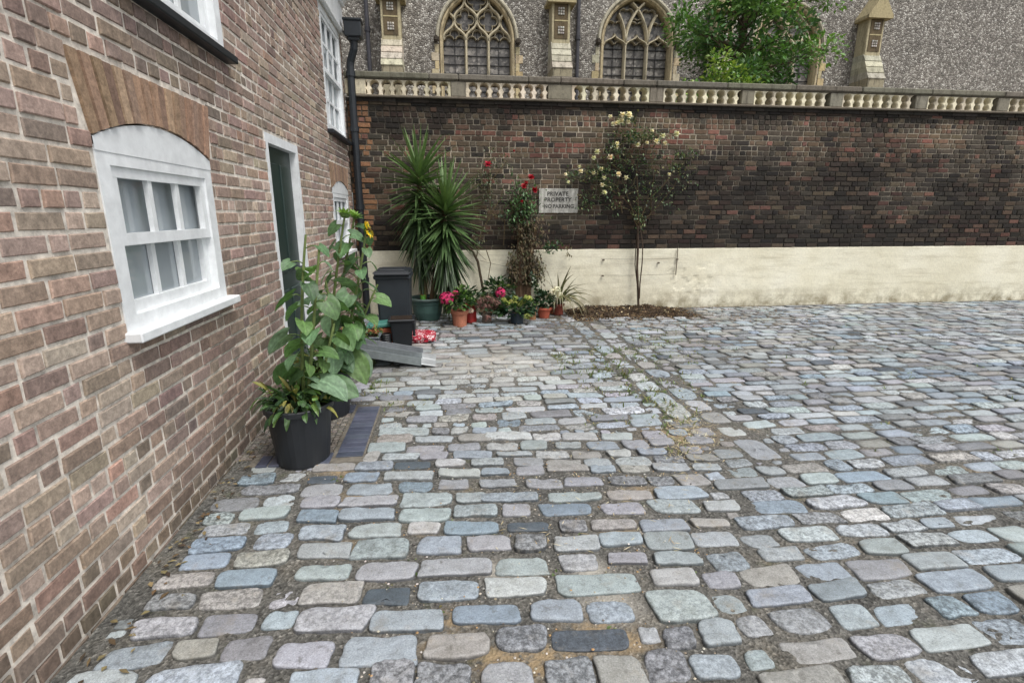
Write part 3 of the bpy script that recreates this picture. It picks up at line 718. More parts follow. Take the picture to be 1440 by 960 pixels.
def church_window(cx, sp, hw, style):
    wn = bpy.data.objects.new('window', None); COL.objects.link(wn); wn.parent = ch; wn.location = (cx - OX, 0, sp - CZ)
    ap = arch_pts(hw, RISE); full = [(hw, zs - sp)] + ap + [(-x_, z_) for x_, z_ in ap[::-1][1:]] + [(-hw, zs - sp)]
    m_ = MB()
    ribbon(m_, [(x_ * 1.075, z_ if z_ < 0.01 else z_ * 1.08) for x_, z_ in full], .10, .30, .03, -.03, mixc(OCHRE, PALE, .3))
    m_.build('surround', M['stone'], wn)
    m_ = MB(); ribbon(m_, [(x_ * 1.185, z_ * 1.145) for x_, z_ in ap + [(-a_, b_) for a_, b_ in ap[::-1][1:]]], .075, .02, -.05, -.08, PALE)
    m_.build('hood_mould', M['stone'], wn)
    for s in (-1, 1):
        m_ = MB(); bevbox(m_, (s * hw * 1.215, -.07, -.03), (.12, .13, .13), .03, lin(70, 64, 56), seg=2); m_.build('label_stop', M['stone'], wn)
    for s in (-1, 1):                                                # long-and-short quoins down the jambs
        z = -.12; k = 0; m_ = MB()
        while z > zs - sp:
            wq = .17 if k % 2 else .09
            x0 = s * hw * 1.15; bevbox(m_, (x0 + s * wq / 2, .0, z - .09), (wq, .03, .17), .006, vary(mixc(OCHRE, PALE, rnd.random()), .12)); z -= .172; k += 1
        m_.build('quoin', M['stone'], wn)
    m_ = MB(); m_.add([(x_, .22, z_) for x_, z_ in full], [tuple(range(len(full)))], W_); g_ = m_.build('glass', M['lead'], wn)
    m_ = MB()
    for k in range(3):
        a, b = -hw + 2*hw*k/3, -hw + 2*hw*(k+1)/3
        for z in [-.10 - .19*i for i in range(8)]:
            box(m_, a, b, .195, .212, z - .009, z + .009, lin(34, 33, 33))
        box(m_, (a+b)/2 - .006, (a+b)/2 + .006, .19, .206, zs - sp, .25, lin(34, 33, 33))
    m_.build('glazing_bar', M['oldiron'], wn)
    m_ = MB(); T = lambda p, w_=.062: ribbon(m_, p, w_, .20, .10, .05, TRAC)
    u = hw / 240.                                                    # pattern units -> metres
    P = lambda x_, y_: ((x_ - 1160) * u, (285 - y_) * u)
    S = lambda a, b: T(scurve(P(*a), P(*b)))
    for x_ in (1080, 1242): T([P(x_, 285 + (sp - zs) / u), P(x_, 285)])
    def arc(cx_, cy_, r, a0, a1, w_=.03):
        ribbon(m_, [(P(cx_, cy_)[0] + r*u*math.cos(R(a0 + (a1-a0)*i/10)), P(cx_, cy_)[1] + r*u*math.sin(R(a0 + (a1-a0)*i/10))) for i in range(11)], w_, .20, .14, .10, mixc(TRAC, lin(90, 86, 80), .45))
    if style == 0:
        for a, b in (((1080,285),(1160,150)),((1080,285),(997,160)),((1242,285),(1160,150)),((1242,285),(1326,155)),((918,285),(997,160)),((1402,285),(1326,155)),
                     ((997,160),(1072,25)),((1160,150),(1072,25)),((1160,150),(1244,25)),((1326,155),(1244,25)),((997,160),(965,95)),((1326,155),(1352,95)),((1072,25),(1125,-40)),((1244,25),(1195,-40))): S(a, b)
        for cx_, cy_ in ((1075, 152), (1243, 152), (1160, 22)):
            for k, (dx, dy) in enumerate(((0, -45), (45, 0), (0, 45), (-45, 0))):
                a0 = (90, 0, 270, 180)[k]; arc(cx_ + dx * .8, cy_ + dy * .9, 30, a0 - 115, a0 + 115)
        for cx_ in (1000, 1161, 1322):
            arc(cx_ - 38, 288, 34, 20, 170); arc(cx_ + 38, 288, 34, 10, 160); arc(cx_, 245, 33, -25, 205)
    else:
        for c0, c1, rr in ((1080, -1, 330), (1080, 1, 330), (1242, -1, 330), (1242, 1, 330)):
            pts = []
            for i in range(15):
                t = i / 14 * 1.05; pts.append(P(c0 + c1 * rr * (1 - math.cos(t)), 285 - rr * math.sin(t)))
            pts = [q for q in pts if q[1] < arch_at(q[0], hw, RISE) + .02 and abs(q[0]) < hw]
            T(pts)
        for cx_ in (1000, 1161, 1322):
            T(scurve(P(cx_ - 78, 300), P(cx_, 228)), .04); T(scurve(P(cx_ + 78, 300), P(cx_, 228)), .04)
            arc(cx_ - 36, 302, 34, 20, 170); arc(cx_ + 36, 302, 34, 10, 160)
            for s in (-1, 1): arc(cx_ + s * 30, 175, 32, 90 - s * 20 - 70, 90 - s * 20 + 70)
        for cx_, cy_ in ((1080, 90), (1242, 90), (1160, 25), (1160, 150)):
            arc(cx_ - 24, cy_, 26, 40, 220); arc(cx_ + 24, cy_, 26, -40, 140)
    m_.build('tracery', M['stone'], wn)
for (cx, sp, hw), st in zip(WIN, (0, 1, 0)): church_window(cx, sp, hw, st)

def buttress(xc, dz):
    bt = bpy.data.objects.new('buttress', None); COL.objects.link(bt); bt.parent = ch; bt.location = (xc - OX, 0, dz)
    z = lambda v_: v_ - CZ
    m_ = MB(); hw = .225
    bevbox(m_, (0, -.30, z(3.76)), (hw*2, .62, 1.7), .012, lin(150, 142, 120))                     # foot
    bevbox(m_, (0, -.17, z(5.55)), (hw*1.86, .36, 1.1), .012, lin(176, 166, 136))                # upper stage
    m_.build('shaft', M['stone'], bt)
    m_ = MB(); n_ = 4
    for i in range(n_):                                                              # weathering: sloped courses
        z0, z1 = 4.60 + .145*i, 4.60 + .145*(i+1) + .01; y0, y1 = -.63 + .068*i, -.605 + .068*(i+1)
        hh = hw * (1.02 - .012*i)
        vs = [(-hh, y0, z(z0)), (hh, y0, z(z0)), (hh, y1, z(z1)), (-hh, y1, z(z1)), (-hh, .0, z(z0)), (hh, .0, z(z0)), (hh, 0, z(z1)), (-hh, 0, z(z1)), (-hh, y0+.012, z(z0-.02)), (hh, y0+.012, z(z0-.02))]
        m_.add(vs, [(0, 1, 2, 3), (1, 5, 6, 2), (4, 0, 3, 7), (8, 9, 1, 0), (3, 2, 6, 7)], vary(lin(178, 172, 154), .14))
    m_.build('weathering', M['stone'], bt)
    m_ = MB(); box(m_, -.155, .155, -.362, -.33, z(5.25), z(5.95), lin(100, 88, 68))
    box(m_, -.155, .155, -.368, -.33, z(5.60), z(5.625), lin(180, 168, 130))
    m_.build('panel', M['stone'], bt)
    for zc in (5.42, 5.80):
        m_ = MB()
        for i in range(3):
            for j in range(3): bevbox(m_, (-.05 + .05*i, -.372, z(zc) + .055*(j-1)), (.04, .02, .042), .006, vary(lin(176, 172, 164), .3))
        m_.build('flint_inlay', M['stone'], bt)
    m_ = MB(); g = .32
    vs = []
    for y in (-.46, 0): vs += [(-g, y, z(5.95)), (g, y, z(5.95)), (g, y, z(6.02)), (0, y, z(6.5)), (-g, y, z(6.02))]
    m_.add(vs, [(0, 1, 2, 3, 4), (5, 9, 8, 7, 6), (0, 5, 6, 1), (1, 6, 7, 2), (2, 7, 8, 3), (3, 8, 9, 4), (4, 9, 5, 0)], lin(168, 156, 122))
    m_.build('gable', M['stone'], bt)
for xc, dz in ((-1.09, 0), (2.66, .06), (6.55, .06), (10.4, .06)): buttress(xc, dz)
for xd in (-1.62, 3.12):
    mb = MB(); tube(mb, [(xd - OX, -.08, 0), (xd - OX, -.08, 6.4)], .045, 10, lin(62, 62, 68))
    for z in (.9, 2.4, 4.0): tube(mb, [(xd - OX, -.08, z), (xd - OX, -.08, z + .09)], .062, 10, lin(52, 52, 58))
    mb.build('downpipe', M['oldiron'], ch)

# ------------------------------------------------------------------ house
ho = thing('house', 'pale brick mews house with white sash windows and white cornice', 'house', (HX, 3, 0))
HO = 3.0
wins = [(6.66, 7.82, 2.46, 3.80), (6.60, 7.62, 1.01, 1.89), (2.6, 3.76, 2.46, 3.80), (2.3, 3.32, 1.01, 1.89)]
door = (4.35, 5.25, .0, 2.1)
holes = wins + [door]
def arch_h(u, r):            # segmental head height of the low windows
    c = (r[0] + r[1]) / 2; hw = (r[1] - r[0]) / 2; return r[3] - .10 * ((u - c) / hw) ** 2
def hole(a, b, z):
    segs = [(a, b)]
    for r in holes:
        low = r[3] < 1.9
        if r[2] - .02 < z < r[3] + .03:
            l, h = r[0], r[1]
            if low and z > r[3] - .12:
                d = max(0, (r[3] + .02 - z) / .10); c = (l + h) / 2; k = (h - l) / 2 * math.sqrt(min(1, d)); l, h = c - k, c + k
            out = []
            for p, q in segs:
                if q <= l or p >= h: out.append((p, q))
                else:
                    if p < l: out.append((p, l - .004))
                    if q > h: out.append((h + .004, q))
            segs = out
        if low and r[3] - .06 < z < r[3] + .20:                        # soldier arch
            l, h = r[0] - .06, r[1] + .06; out = []
            for p, q in segs:
                if z < arch_h(min(max((p+q)/2, r[0]), r[1]), r): out.append((p, q)); continue
                if q <= l or p >= h: out.append((p, q))
                else:
                    if p < l: out.append((p, l))
                    if q > h: out.append((h, q))
            segs = out
    return segs
HB = [lin(142, 126, 116), lin(154, 136, 124), lin(164, 144, 130), lin(172, 150, 136), lin(180, 162, 146), lin(188, 172, 154), lin(172, 142, 128)]
def house_col(u, z):
    k = 3 + 3.4 * nz(u * .8, z * 1.1, 80) + 2 * nz(u * 2.6, z * 3.2, 81) + rnd.gauss(0, 1.3); c = HB[max(0, min(6, int(k)))]; t = .5 + .5 * nz(u * .7, z * .9, 20)
    for r in wins:                                                  # rain runs below the sills
        if r[0] - .08 < u < r[1] + .08 and r[2] - .75 < z < r[2]: t += .7 * (1 - (r[2] - z) / .75) * (.5 + .8 * abs(nz(u * 9, 0, 83)))
    t = min(1.7, max(0, t))
    c = mixc(c, lin(104, 88, 82), .5 * t); d = max(0, min(1, (.35 + .3 * nz(u * 2, 1, 50) - z) / .35))
    return vary(mixc(c, lin(74, 72, 58), .7 * d), .18, .05)
mb = MB(); bricks(mb, -4, WY - .01, -.0755, 3.80, .0755, .215, .016, lambda u, z, p: (p - .011, u - HO, z), house_col, hole, .005)
for r in (wins[1], wins[3]):
    for i in range(17):
        t0_, t1_ = i / 17, (i + .80) / 17; q = []
        for t, top in ((t0_, 0), (t1_, 0), (t1_, 1), (t0_, 1)):
            u = r[0] + (r[1] - r[0]) * t; c = (r[0] + r[1]) / 2
            q.append((c + (u - c) * (1 + .13 * top), (arch_h(u, r) + .008 if not top else r[3] + .20)))
        mb.add([(0.001 + .003*(i % 3), a - HO, z) for a, z in q] + [(-.012, a - HO, z) for a, z in q], [(0, 1, 2, 3), (4, 7, 6, 5), (0, 4, 5, 1), (1, 5, 6, 2), (2, 6, 7, 3), (3, 7, 4, 0)], vary(rnd.choice((lin(156, 128, 108), lin(142, 118, 102), lin(166, 140, 116))), .2, .03))
mb.build('brickwork', M['brick'], ho)
mb = MB()
us = sorted(set([-4, WY] + [v for r in holes for v in r[:2]])); zz = sorted(set([-.1, 3.83] + [v for r in holes for v in r[2:]]))
for u0, u1 in zip(us, us[1:]):
    for z0, z1 in zip(zz, zz[1:]):
        cu_, cz_ = (u0+u1)/2, (z0+z1)/2
        if any(r[0] < cu_ < r[1] and r[2] < cz_ < r[3] for r in holes): continue
        mb.add([(-.013, u0-HO, z0), (-.013, u1-HO, z0), (-.013, u1-HO, z1), (-.013, u0-HO, z1)], [(0, 1, 2, 3)], lin(216, 208, 196))
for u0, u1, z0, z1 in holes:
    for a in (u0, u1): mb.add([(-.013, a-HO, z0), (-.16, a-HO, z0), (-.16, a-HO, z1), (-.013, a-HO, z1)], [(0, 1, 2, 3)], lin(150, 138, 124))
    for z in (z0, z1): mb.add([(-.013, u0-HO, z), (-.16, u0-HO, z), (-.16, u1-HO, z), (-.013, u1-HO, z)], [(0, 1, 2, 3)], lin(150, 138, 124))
box(mb, -6, -.16, -4-HO, WY-HO-.002, 0, 4.47, lin(120, 108, 96))
mb.build('wall', M['mortar'], ho)
def sash(r, arched):
    u0, u1, z0, z1 = r
    fr = bpy.data.objects.new('window', None); COL.objects.link(fr); fr.parent = ho; fr.location = (0, (u0+u1)/2 - HO, z0)
    W2, Ht = (u1-u0)/2, z1-z0; m_ = MB(); x1 = -.008; x0 = -.10
    ft = .085
    zt = Ht - (.13 if arched else 0)
    box(m_, x0, x1, -W2+.001, -W2+ft, .001, zt); box(m_, x0, x1, W2-ft, W2-.001, .001, zt)
    box(m_, x0, x1, -W2+ft, W2-ft, .001, .06); box(m_, x0, x1, -W2+ft, W2-ft, zt-.07, zt)
    if arched:
        k = 16; pts = [(-W2 + 2*W2*i/k, Ht - .10*(-1 + 2*i/k)**2) for i in range(k+1)]
        vs = [(x1+.003, a, z) for a, z in pts] + [(x1+.003, a, zt-.02) for a, z in pts] + [(x0, a, z) for a, z in pts] + [(x0, a, zt-.02) for a, z in pts]; K = k+1
        fs = []
        for i in range(k): fs += [(K+i, K+i+1, i+1, i), (i, i+1, 2*K+i+1, 2*K+i), (3*K+i, K+i, K+i+1, 3*K+i+1)]
        m_.add(vs, fs, W_)
    m_.build('frame', M['paint'], fr)
    m_ = MB()
    for sx, a, b in ((-.030, zt*.5-.02, zt-.07), (-.060, .06, zt*.5+.02)):             # two sashes
        box(m_, sx-.02, sx+.012, -W2+ft, W2-ft, a, a+.05); box(m_, sx-.02, sx+.012, -W2+ft, W2-ft, b-.045, b)
        for s in (-1, 1): box(m_, sx-.019, sx+.011, *sorted((s*(W2-ft), s*(W2-ft-.05))), a+.05, b-.045)
        iw = W2-ft-.05
        for q in (-1/3, 1/3): box(m_, sx-.015, sx+.006, q*iw*1.0-.017, q*iw+.017, a+.05, b-.045)
        if not arched: box(m_, sx-.014, sx+.005, -iw, iw, (a+b)/2-.015, (a+b)/2+.015)
    m_.build('sash', M['paint'], fr)
    m_ = MB(); box(m_, -.085, -.078, -W2+ft, W2-ft, .05, zt-.05); m_.build('pane', M['glass'], fr)
    m_ = MB(); bevbox(m_, (.005, 0, -.022), (.11, W2*2+.05, .045), .006); m_.build('sill', M['paint'] if arched else M['iron'], fr)
sash(wins[0], False); sash(wins[1], True); sash(wins[2], False); sash(wins[3], True)
dr = bpy.data.objects.new('door', None); COL.objects.link(dr); dr.parent = ho; dr.location = (0, (door[0]+door[1])/2-HO, 0)
mb = MB(); hw = (door[1]-door[0])/2
box(mb, -.12, -.01, -hw+.001, -hw+.07, 0, 2.1); box(mb, -.12, -.01, hw-.07, hw-.001, 0, 2.1); box(mb, -.12, -.01, -hw+.07, hw-.07, 2.03, 2.1); mb.build('frame', M['paint'], dr)
mb = MB(); box(mb, -.11, -.07, -hw+.072, hw-.072, .02, 2.028)
for a, b, c, d in ((-.3, -.04, .2, .85), (.04, .3, .2, .85), (-.3, -.04, 1.0, 1.9), (.04, .3, 1.0, 1.9)): bevbox(mb, (-.068, (a+b)/2, (c+d)/2), (.02, b-a, d-c), .008)
mb.build('leaf', M['door'], dr)
mb = MB(); tube(mb, [(-.06, .28, 1.0), (-.02, .28, 1.0)], .02, 10); bevbox(mb, (-.012, .28, 1.0), (.03, .05, .05), .012, seg=2); mb.build('handle', M['iron'], dr)
mb = MB(); box(mb, -.02, .035, -4-HO, WY-HO-.02, 3.82, 4.20); bevbox(mb, (.03, (WY-4.04)/2-HO, 3.835), (.05, WY+3.96, .05), .01); mb.build('frieze', M['paint'], ho)
mb = MB(); prof = [(0, 4.16), (.07, 4.16), (.07, 4.2), (.10, 4.23), (.17, 4.25), (.17, 4.30), (.21, 4.34), (.24, 4.42), (.24, 4.47), (0, 4.47)]
vs = [(x, -4-HO, z) for x, z in prof] + [(x, WY-HO-.01, z) for x, z in prof]; k = len(prof)
mb.add(vs, [(i, (i+1) % k, k+(i+1) % k, k+i) for i in range(k)] + [tuple(range(k))[::-1], tuple(range(k, 2*k))], W_); mb.build('cornice', M['paint'], ho)
mb = MB(); vs = [(.26, -4-HO, 4.48), (.26, WY-HO, 4.48), (-3, WY-HO, 6.5), (-3, -4-HO, 6.5), (-6, WY-HO, 4.48), (-6, -4-HO, 4.48)]
mb.add(vs, [(0, 1, 2, 3), (3, 2, 4, 5), (1, 4, 2), (0, 3, 5), (0, 5, 4, 1)], W_); mb.build('roof', M['roof'], ho)
# rainwater head and downpipe at the far corner
dp = bpy.data.objects.new('downpipe', None); COL.objects.link(dp); dp.parent = ho; dp.location = (-1.245-HX, 7.86-HO, 0)
hp = PY(497, 43, 7.80) - Vector((-1.245, 7.80, 0)); hz = hp.z
mb = MB(); tube(mb, [(0, 0, .02), (0, 0, hz-.42), (.01, -.005, hz-.36), (hp.x-.01, -.05, hz-.22), (hp.x, -.06, hz-.12)], [.05]*5, 14); mb.build('pipe', M['iron'], dp)
for z in (.5, 1.55, 2.6, 3.30):
    mb = MB(); tube(mb, [(0, 0, z), (0, 0, z+.07)], .062, 14); mb.build('collar', M['iron'], dp)
mb = MB(); bevbox(mb, (hp.x, -.06, hz), (.22, .20, .19), .012); bevbox(mb, (hp.x, -.06, hz+.105), (.245, .225, .03), .008)
bevbox(mb, (hp.x, -.06, hz-.11), (.15, .14, .05), .01); mb.build('hopper', M['iron'], dp)

# ------------------------------------------------------------------ sign
p0, p1 = PY(758, 265, WY - .03), PY(812, 299.5, WY - .03)
sg = thing('sign', 'weathered grey private property notice board fixed to the brick wall', 'sign', ((p0.x+p1.x)/2, WY-.03, (p0.z+p1.z)/2))
sw, sh = p1.x-p0.x, p0.z-p1.z
mb = MB(); bevbox(mb, (0, 0, 0), (sw, .018, sh), .003); mb.build('board', M['sign'], sg)
def text(s, size, x, z, parent, mat, squeeze=1.0):
    c = bpy.data.curves.new('lettering', 'FONT'); c.body = s; c.size = size; c.align_x = 'CENTER'; c.extrude = .0012; c.offset = size*.03; c.space_character = 1.08
    t = bpy.data.objects.new('tmp', c); COL.objects.link(t); bpy.context.view_layer.update()
    me = bpy.data.meshes.new_from_object(t.evaluated_get(bpy.context.evaluated_depsgraph_get()))
    bpy.data.objects.remove(t); me.materials.clear(); me.materials.append(mat)
    o = bpy.data.objects.new('lettering', me); COL.objects.link(o); o.parent = parent; o.location = (x, -.0105, z); o.rotation_euler = (R(90), 0, 0); o.scale = (squeeze, 1, 1)
    return o
text('PRIVATE', .083, -.015, sh*.5-.105, sg, M['letter']); text('PROPERTY', .083, -.01, sh*.5-.19, sg, M['letter'])
text('NO', .078, -.165, sh*.5-.285, sg, M['letter'], .95); text('PARKING', .078, .075, sh*.5-.285, sg, M['letter'], .95)

# ------------------------------------------------------------------ engineering-brick surround and mat
ed = thing('brick_surround', 'dark blue brick edging laid flat around a sunken woven mat', 'brick edging', (-.9, 3.5, 0))
mb = MB()
EB = lin(76, 81, 96)
y = 3.07
while y < 3.93:                                                    # long side
    bevbox(mb, (-.575-.085+.9, y+.033-3.5, -.012), (.165, .0645, .05), .002, vary(EB, .25)); y += .0665
for yy in (3.02, 3.97):
    x = -.80
    for i in range(6):
        bevbox(mb, (x+.9, yy-3.5+(.05 if yy < 3.5 else -.05), -.013), (.066, .14, .05), .004, vary(EB, .2)); x -= .074
mb.build('edging', M['engbrick'], ed)
mb = MB(); box(mb, .13, .335, -.5, .5, -.05, .006, lin(116, 111, 102)); box(mb, -.35, .13, -.49, -.36, -.05, .005, lin(116, 111, 102)); box(mb, -.35, .13, .36, .49, -.05, .005, lin(116, 111, 102)); mb.build('mortar_bed', M['mortar'], ed)
mb = MB(); box(mb, -.49, .13, 3.12-3.5, 3.86-3.5, -.05, -.006, lin(118, 110, 98)); mb.build('mat_well', M['soil'], ed)
mb = MB()
for i in range(15):
    for j in range(18):
        bevbox(mb, (-.46+.04*i, -.36+.04*j, -.004+rnd.uniform(-.002, .002)), (.034, .022 if (i+j) % 2 else .032, .012), .004, vary(lin(138, 132, 124), .3))
mb.build('mat', M['mat'], ed)

# ------------------------------------------------------------------ plants: helpers
GREEN = lin(66, 94, 52); DGREEN = lin(44, 66, 42); LGREEN = lin(104, 134, 70)
def leafball(mb, c, rad, n_, L, Wd, cols, prof=OVAL, up=.2, seg=2, curl=.5, fill=.35):
    for i in range(n_):
        d = rdir(-.5, 1); rr = (fill + (1-fill) * rnd.random() ** .5)
        p = Vector(c) + Vector((d.x*rad[0], d.y*rad[1], d.z*rad[2])) * rr
        q = (d + rdir() * .7 + Vector((0, 0, up))).normalized()
        blade(mb, p, q, L*rnd.uniform(.7, 1.2), Wd*rnd.uniform(.75, 1.2), prof, seg, curl, .25, vary(rnd.choice(cols), .25, .06), roll=rnd.uniform(-.8, .8))
def bloom(par, c, r, col, n_=46, ps=.35, mat='petal'):
    c = Vector(c); mb = MB()
    for i in range(n_):
        d = rdir(-.7, 1); p = c + d * r * rnd.uniform(.75, .95)
        a = d.cross(Vector((.3, .5, .8))).normalized(); b = d.cross(a); s = r*ps; t = rnd.uniform(0, 1.5)
        a, b = a*math.cos(t)+b*math.sin(t), b*math.cos(t)-a*math.sin(t); cc = vary(col, .22, .05)
        vs = [p + d*s*.15] + [p + (a*math.cos(k*math.pi/4)+b*math.sin(k*math.pi/4))*(s if k % 2 == 0 else s*.55) + d*(s*.25 if k % 2 == 0 else 0) for k in range(8)]
        mb.add(vs, [(0, 1+k, 1+(k+1) % 8) for k in range(8)], cc)
    mb.build('flower_head', M[mat], par)
def rose(par, c, r, col):
    c = Vector(c); mb = MB(); ax = (Vector((rnd.uniform(-.6, .6), -1, rnd.uniform(-.1, .8)))).normalized()
    a = ax.cross(Vector((0, 0, 1))).normalized(); b = ax.cross(a)
    for ring, (n_, el, k) in enumerate(((6, .25, 1.), (5, .7, .8), (4, 1.15, .55))):
        for i in range(n_):
            t = 2*math.pi*(i+ring*.4)/n_; d = ((a*math.cos(t)+b*math.sin(t))*math.cos(el)+ax*math.sin(el))
            blade(mb, c, d, r*k*1.05, r*k*1.5, PETAL, 2, -.1, -.3, vary(mixc(col, (col[0]*.95, col[1]*.9, col[2]*.68), ring/3), .1), roll=rnd.uniform(-.3, .3))
    mb.build('flower', M['petal'], par)
def stem(mb, a, b, r0, r1, col, bow=.05, n_=6):
    a, b = Vector(a), Vector(b); o = rdir() * (b-a).length * bow
    tube(mb, [a.lerp(b, i/n_) + o*math.sin(math.pi*i/n_) for i in range(n_+1)], [r0+(r1-r0)*i/n_ for i in range(n_+1)], 6, col)
def pot_prof(rt, rb, h, rim=.018, rimh=.18):
    return [(rb, 0), (rt-rim-.004, h*(1-rimh)), (rt-.002, h*(1-rimh)+.002), (rt, h-.006), (rt-.004, h), (rt-.016, h), (rt-.022, h-.02), (rt-.024, h*.86)]
def pot(parent, rt, rb, h, mat, col, n_=28, rimh=.18, rim=.018):
    m_ = MB(); lathe(m_, pot_prof(rt, rb, h, rim, rimh), n_, (0, 0, 0), col); o = m_.build('pot', M[mat], parent, smooth=False)
    m_ = MB(); lathe(m_, [(rt-.026, h*.86), (rt*.5, h*.89), (.005, h*.9)], n_, (0, 0, 0), lin(66, 52, 40)); m_.build('soil', M['soil'], parent); return o

# ------------------------------------------------------------------ yucca
YY = 7.42
yp = thing('potted_yucca', 'tall two-headed yucca with long sword leaves in a wide green pot', 'yucca', (-.32, YY, 0))
mb = MB(); TG = lin(64, 92, 86)
PF = [(.155, 0), (.162, .004), (.205, .12), (.222, .235), (.226, .24), (.232, .245), (.234, .26), (.228, .265), (.236, .30), (.262, .302), (.268, .312), (.266, .328), (.252, .332), (.232, .325), (.222, .29)]
lathe(mb, PF, 40, (0, 0, 0), [TG]*9*40 + [lin(92, 108, 104)]*4*40 + [TG]*2*40)
for k in range(14):
    t = 2*math.pi*k/14; tube(mb, [((.163+.02)*math.cos(t)*1.0, .183*math.sin(t), .07), (.216*math.cos(t), .216*math.sin(t), .20)], .004, 5, TG)
mb.build('pot', M['plastic'], yp)
mb = MB(); lathe(mb, [(.228, .285), (.1, .30), (.005, .305)], 28, (0, 0, 0), lin(58, 46, 36)); mb.build('soil', M['soil'], yp)
h1 = PY(588, 243, YY) - Vector((-.32, YY, 0)); h2 = PY(626, 290, YY - .12) - Vector((-.32, YY, 0))
mb = MB(); stem(mb, (-.05, .02, .28), h1, .05, .035, lin(98, 82, 62), .02); stem(mb, (.07, -.02, .28), h2, .05, .04, lin(98, 82, 62), .02); mb.build('trunk', M['bark'], yp)
def yucca_head(h, span, n_, L, sd_):
    m_ = MB(); h = Vector(h)
    for i in range(n_):
        t = (i + rnd.random()) / n_; az = i * 2.399 + rnd.uniform(-.2, .2)
        el = R(84 - 172 * t ** .50 + rnd.uniform(-10, 10)); el = max(el, R(-84))
        d = Vector((math.cos(az)*math.cos(el), math.sin(az)*math.cos(el), math.sin(el)))
        # the wall is just behind: leaves bend off it
        if d.y > .4: d.y *= .55
        if el < R(35): d.x *= .8
        base = h + Vector((0, 0, -span * t ** 1.25)) + Vector((d.x, d.y, 0)) * .03
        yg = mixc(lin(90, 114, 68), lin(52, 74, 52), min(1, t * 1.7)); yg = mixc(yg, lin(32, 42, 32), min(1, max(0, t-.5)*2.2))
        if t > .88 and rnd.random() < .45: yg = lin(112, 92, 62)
        l = L * rnd.uniform(.85, 1.1) * (1.2 - .2 * min(1, t * 5))
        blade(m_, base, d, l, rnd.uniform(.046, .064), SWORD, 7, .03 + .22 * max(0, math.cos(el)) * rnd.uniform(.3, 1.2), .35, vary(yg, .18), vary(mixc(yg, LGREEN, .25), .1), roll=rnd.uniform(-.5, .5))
    return m_
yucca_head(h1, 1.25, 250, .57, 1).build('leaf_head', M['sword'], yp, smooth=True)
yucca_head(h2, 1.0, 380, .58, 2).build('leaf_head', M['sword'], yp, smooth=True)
q = PY(595, 417, YY - .16)
gc = thing('plant_pot', 'tiny lime green pot standing in the soil of the big yucca pot', 'plant pot', (q.x, YY-.16, .295))
mb = MB(); lathe(mb, [(.034, 0), (.042, .075), (.044, .078), (.044, .085), (.038, .085), (.036, .07)], 20, (0, 0, 0), lin(96, 158, 62)); mb.build('pot', M['plastic'], gc)
mb = MB()
for i in range(14): blade(mb, (0, 0, .07), rdir(.3, 1), rnd.uniform(.04, .08), .02, OVAL, 2, .5, .2, vary(lin(136, 84, 54), .2))
mb.build('dried_plant', M['dry'], gc)

# ------------------------------------------------------------------ wheelie bin
bn = thing('wheelie_bin', 'dark grey wheelie bin standing in the corner beside the yucca', 'bin', (-.66, 6.32, 0))
BC = lin(40, 46, 51)
mb = MB(); bevbox(mb, (0, 0, .43), (.35, .40, .74), .025, BC, seg=2, top=(1.13, 1.14)); bevbox(mb, (0, 0, .775), (.425, .485, .05), .012, BC); mb.build('body', M['plastic'], bn)
mb = MB(); bevbox(mb, (0, -.005, .825), (.445, .52, .045), .018, lin(34, 38, 43), seg=2, top=(.94, .93)); bevbox(mb, (0, -.03, .852), (.30, .34, .02), .008, lin(34, 38, 43)); bevbox(mb, (0, -.262, .812), (.40, .035, .03), .01, lin(34, 38, 43)); mb.build('lid', M['plastic'], bn)
mb = MB(); tube(mb, [(-.19, .30, .80), (.19, .30, .80)], .016, 10, BC)
for s in (-1, 1): tube(mb, [(s*.17, .22, .78), (s*.17, .30, .80)], .016, 8, BC)
mb.build('handle', M['plastic'], bn)
for s in (-1, 1):
    mb = MB(); tube(mb, [(s*.165, .19, .10), (s*.215, .19, .10)], .10, 20, lin(26, 27, 28)); mb.build('wheel', M['plastic'], bn)

# ------------------------------------------------------------------ small things by the bin
bk = thing('planter', 'small square black plastic planter beside the ramp', 'planter', (-.555, 5.88, 0), R(4))
mb = MB(); K = lin(24, 27, 31); bevbox(mb, (0, 0, .16), (.20, .20, .31), .012, K, seg=2, top=(1.28, 1.28)); bevbox(mb, (0, 0, .325), (.30, .29, .028), .008, K); bevbox(mb, (.135, 0, .20), (.03, .05, .16), .008, K); mb.build('body', M['plastic'], bk)
mb = MB(); box(mb, -.12, .12, -.115, .115, .338, .342, lin(50, 42, 36)); mb.build('soil', M['soil'], bk)
p = G(549, 489)
nb = thing('plant_pot', 'squat ribbed black pot between the trough and the square black planter', 'plant pot', (p.x - .04, p.y - .02, 0))
mb = MB(); prof = []
for i in range(7): prof += [(.055, .025*i), (.062, .025*i+.006), (.062, .025*i+.016)]
lathe(mb, prof + [(.055, .175), (.046, .17)], 20, (0, 0, 0), lin(24, 26, 28)); mb.build('pot', M['plastic'], nb)
p = G(592, 480)
bag = thing('bag', 'crumpled red fabric bag with white pattern lying on the setts', 'bag', (-.36, 6.12, 0), R(-8))
bm = bmesh.new(); bmesh.ops.create_icosphere(bm, subdivisions=5, radius=1)
mb = MB()
for v in bm.verts:
    c = v.co.copy(); k = 1 + .16*nz(c.x*2.4, c.y*2.4, c.z*2) + .07*nz(c.x*6, c.y*6, c.z*6)
    e = .75; sg_ = lambda a: math.copysign(abs(a) ** e, a)
    v.co = Vector((sg_(c.x)*.17*k, sg_(c.y)*.20*k, max(.004, .058 + sg_(c.z)*.058*k + .012*nz(c.x*5, c.y*5, 3))))
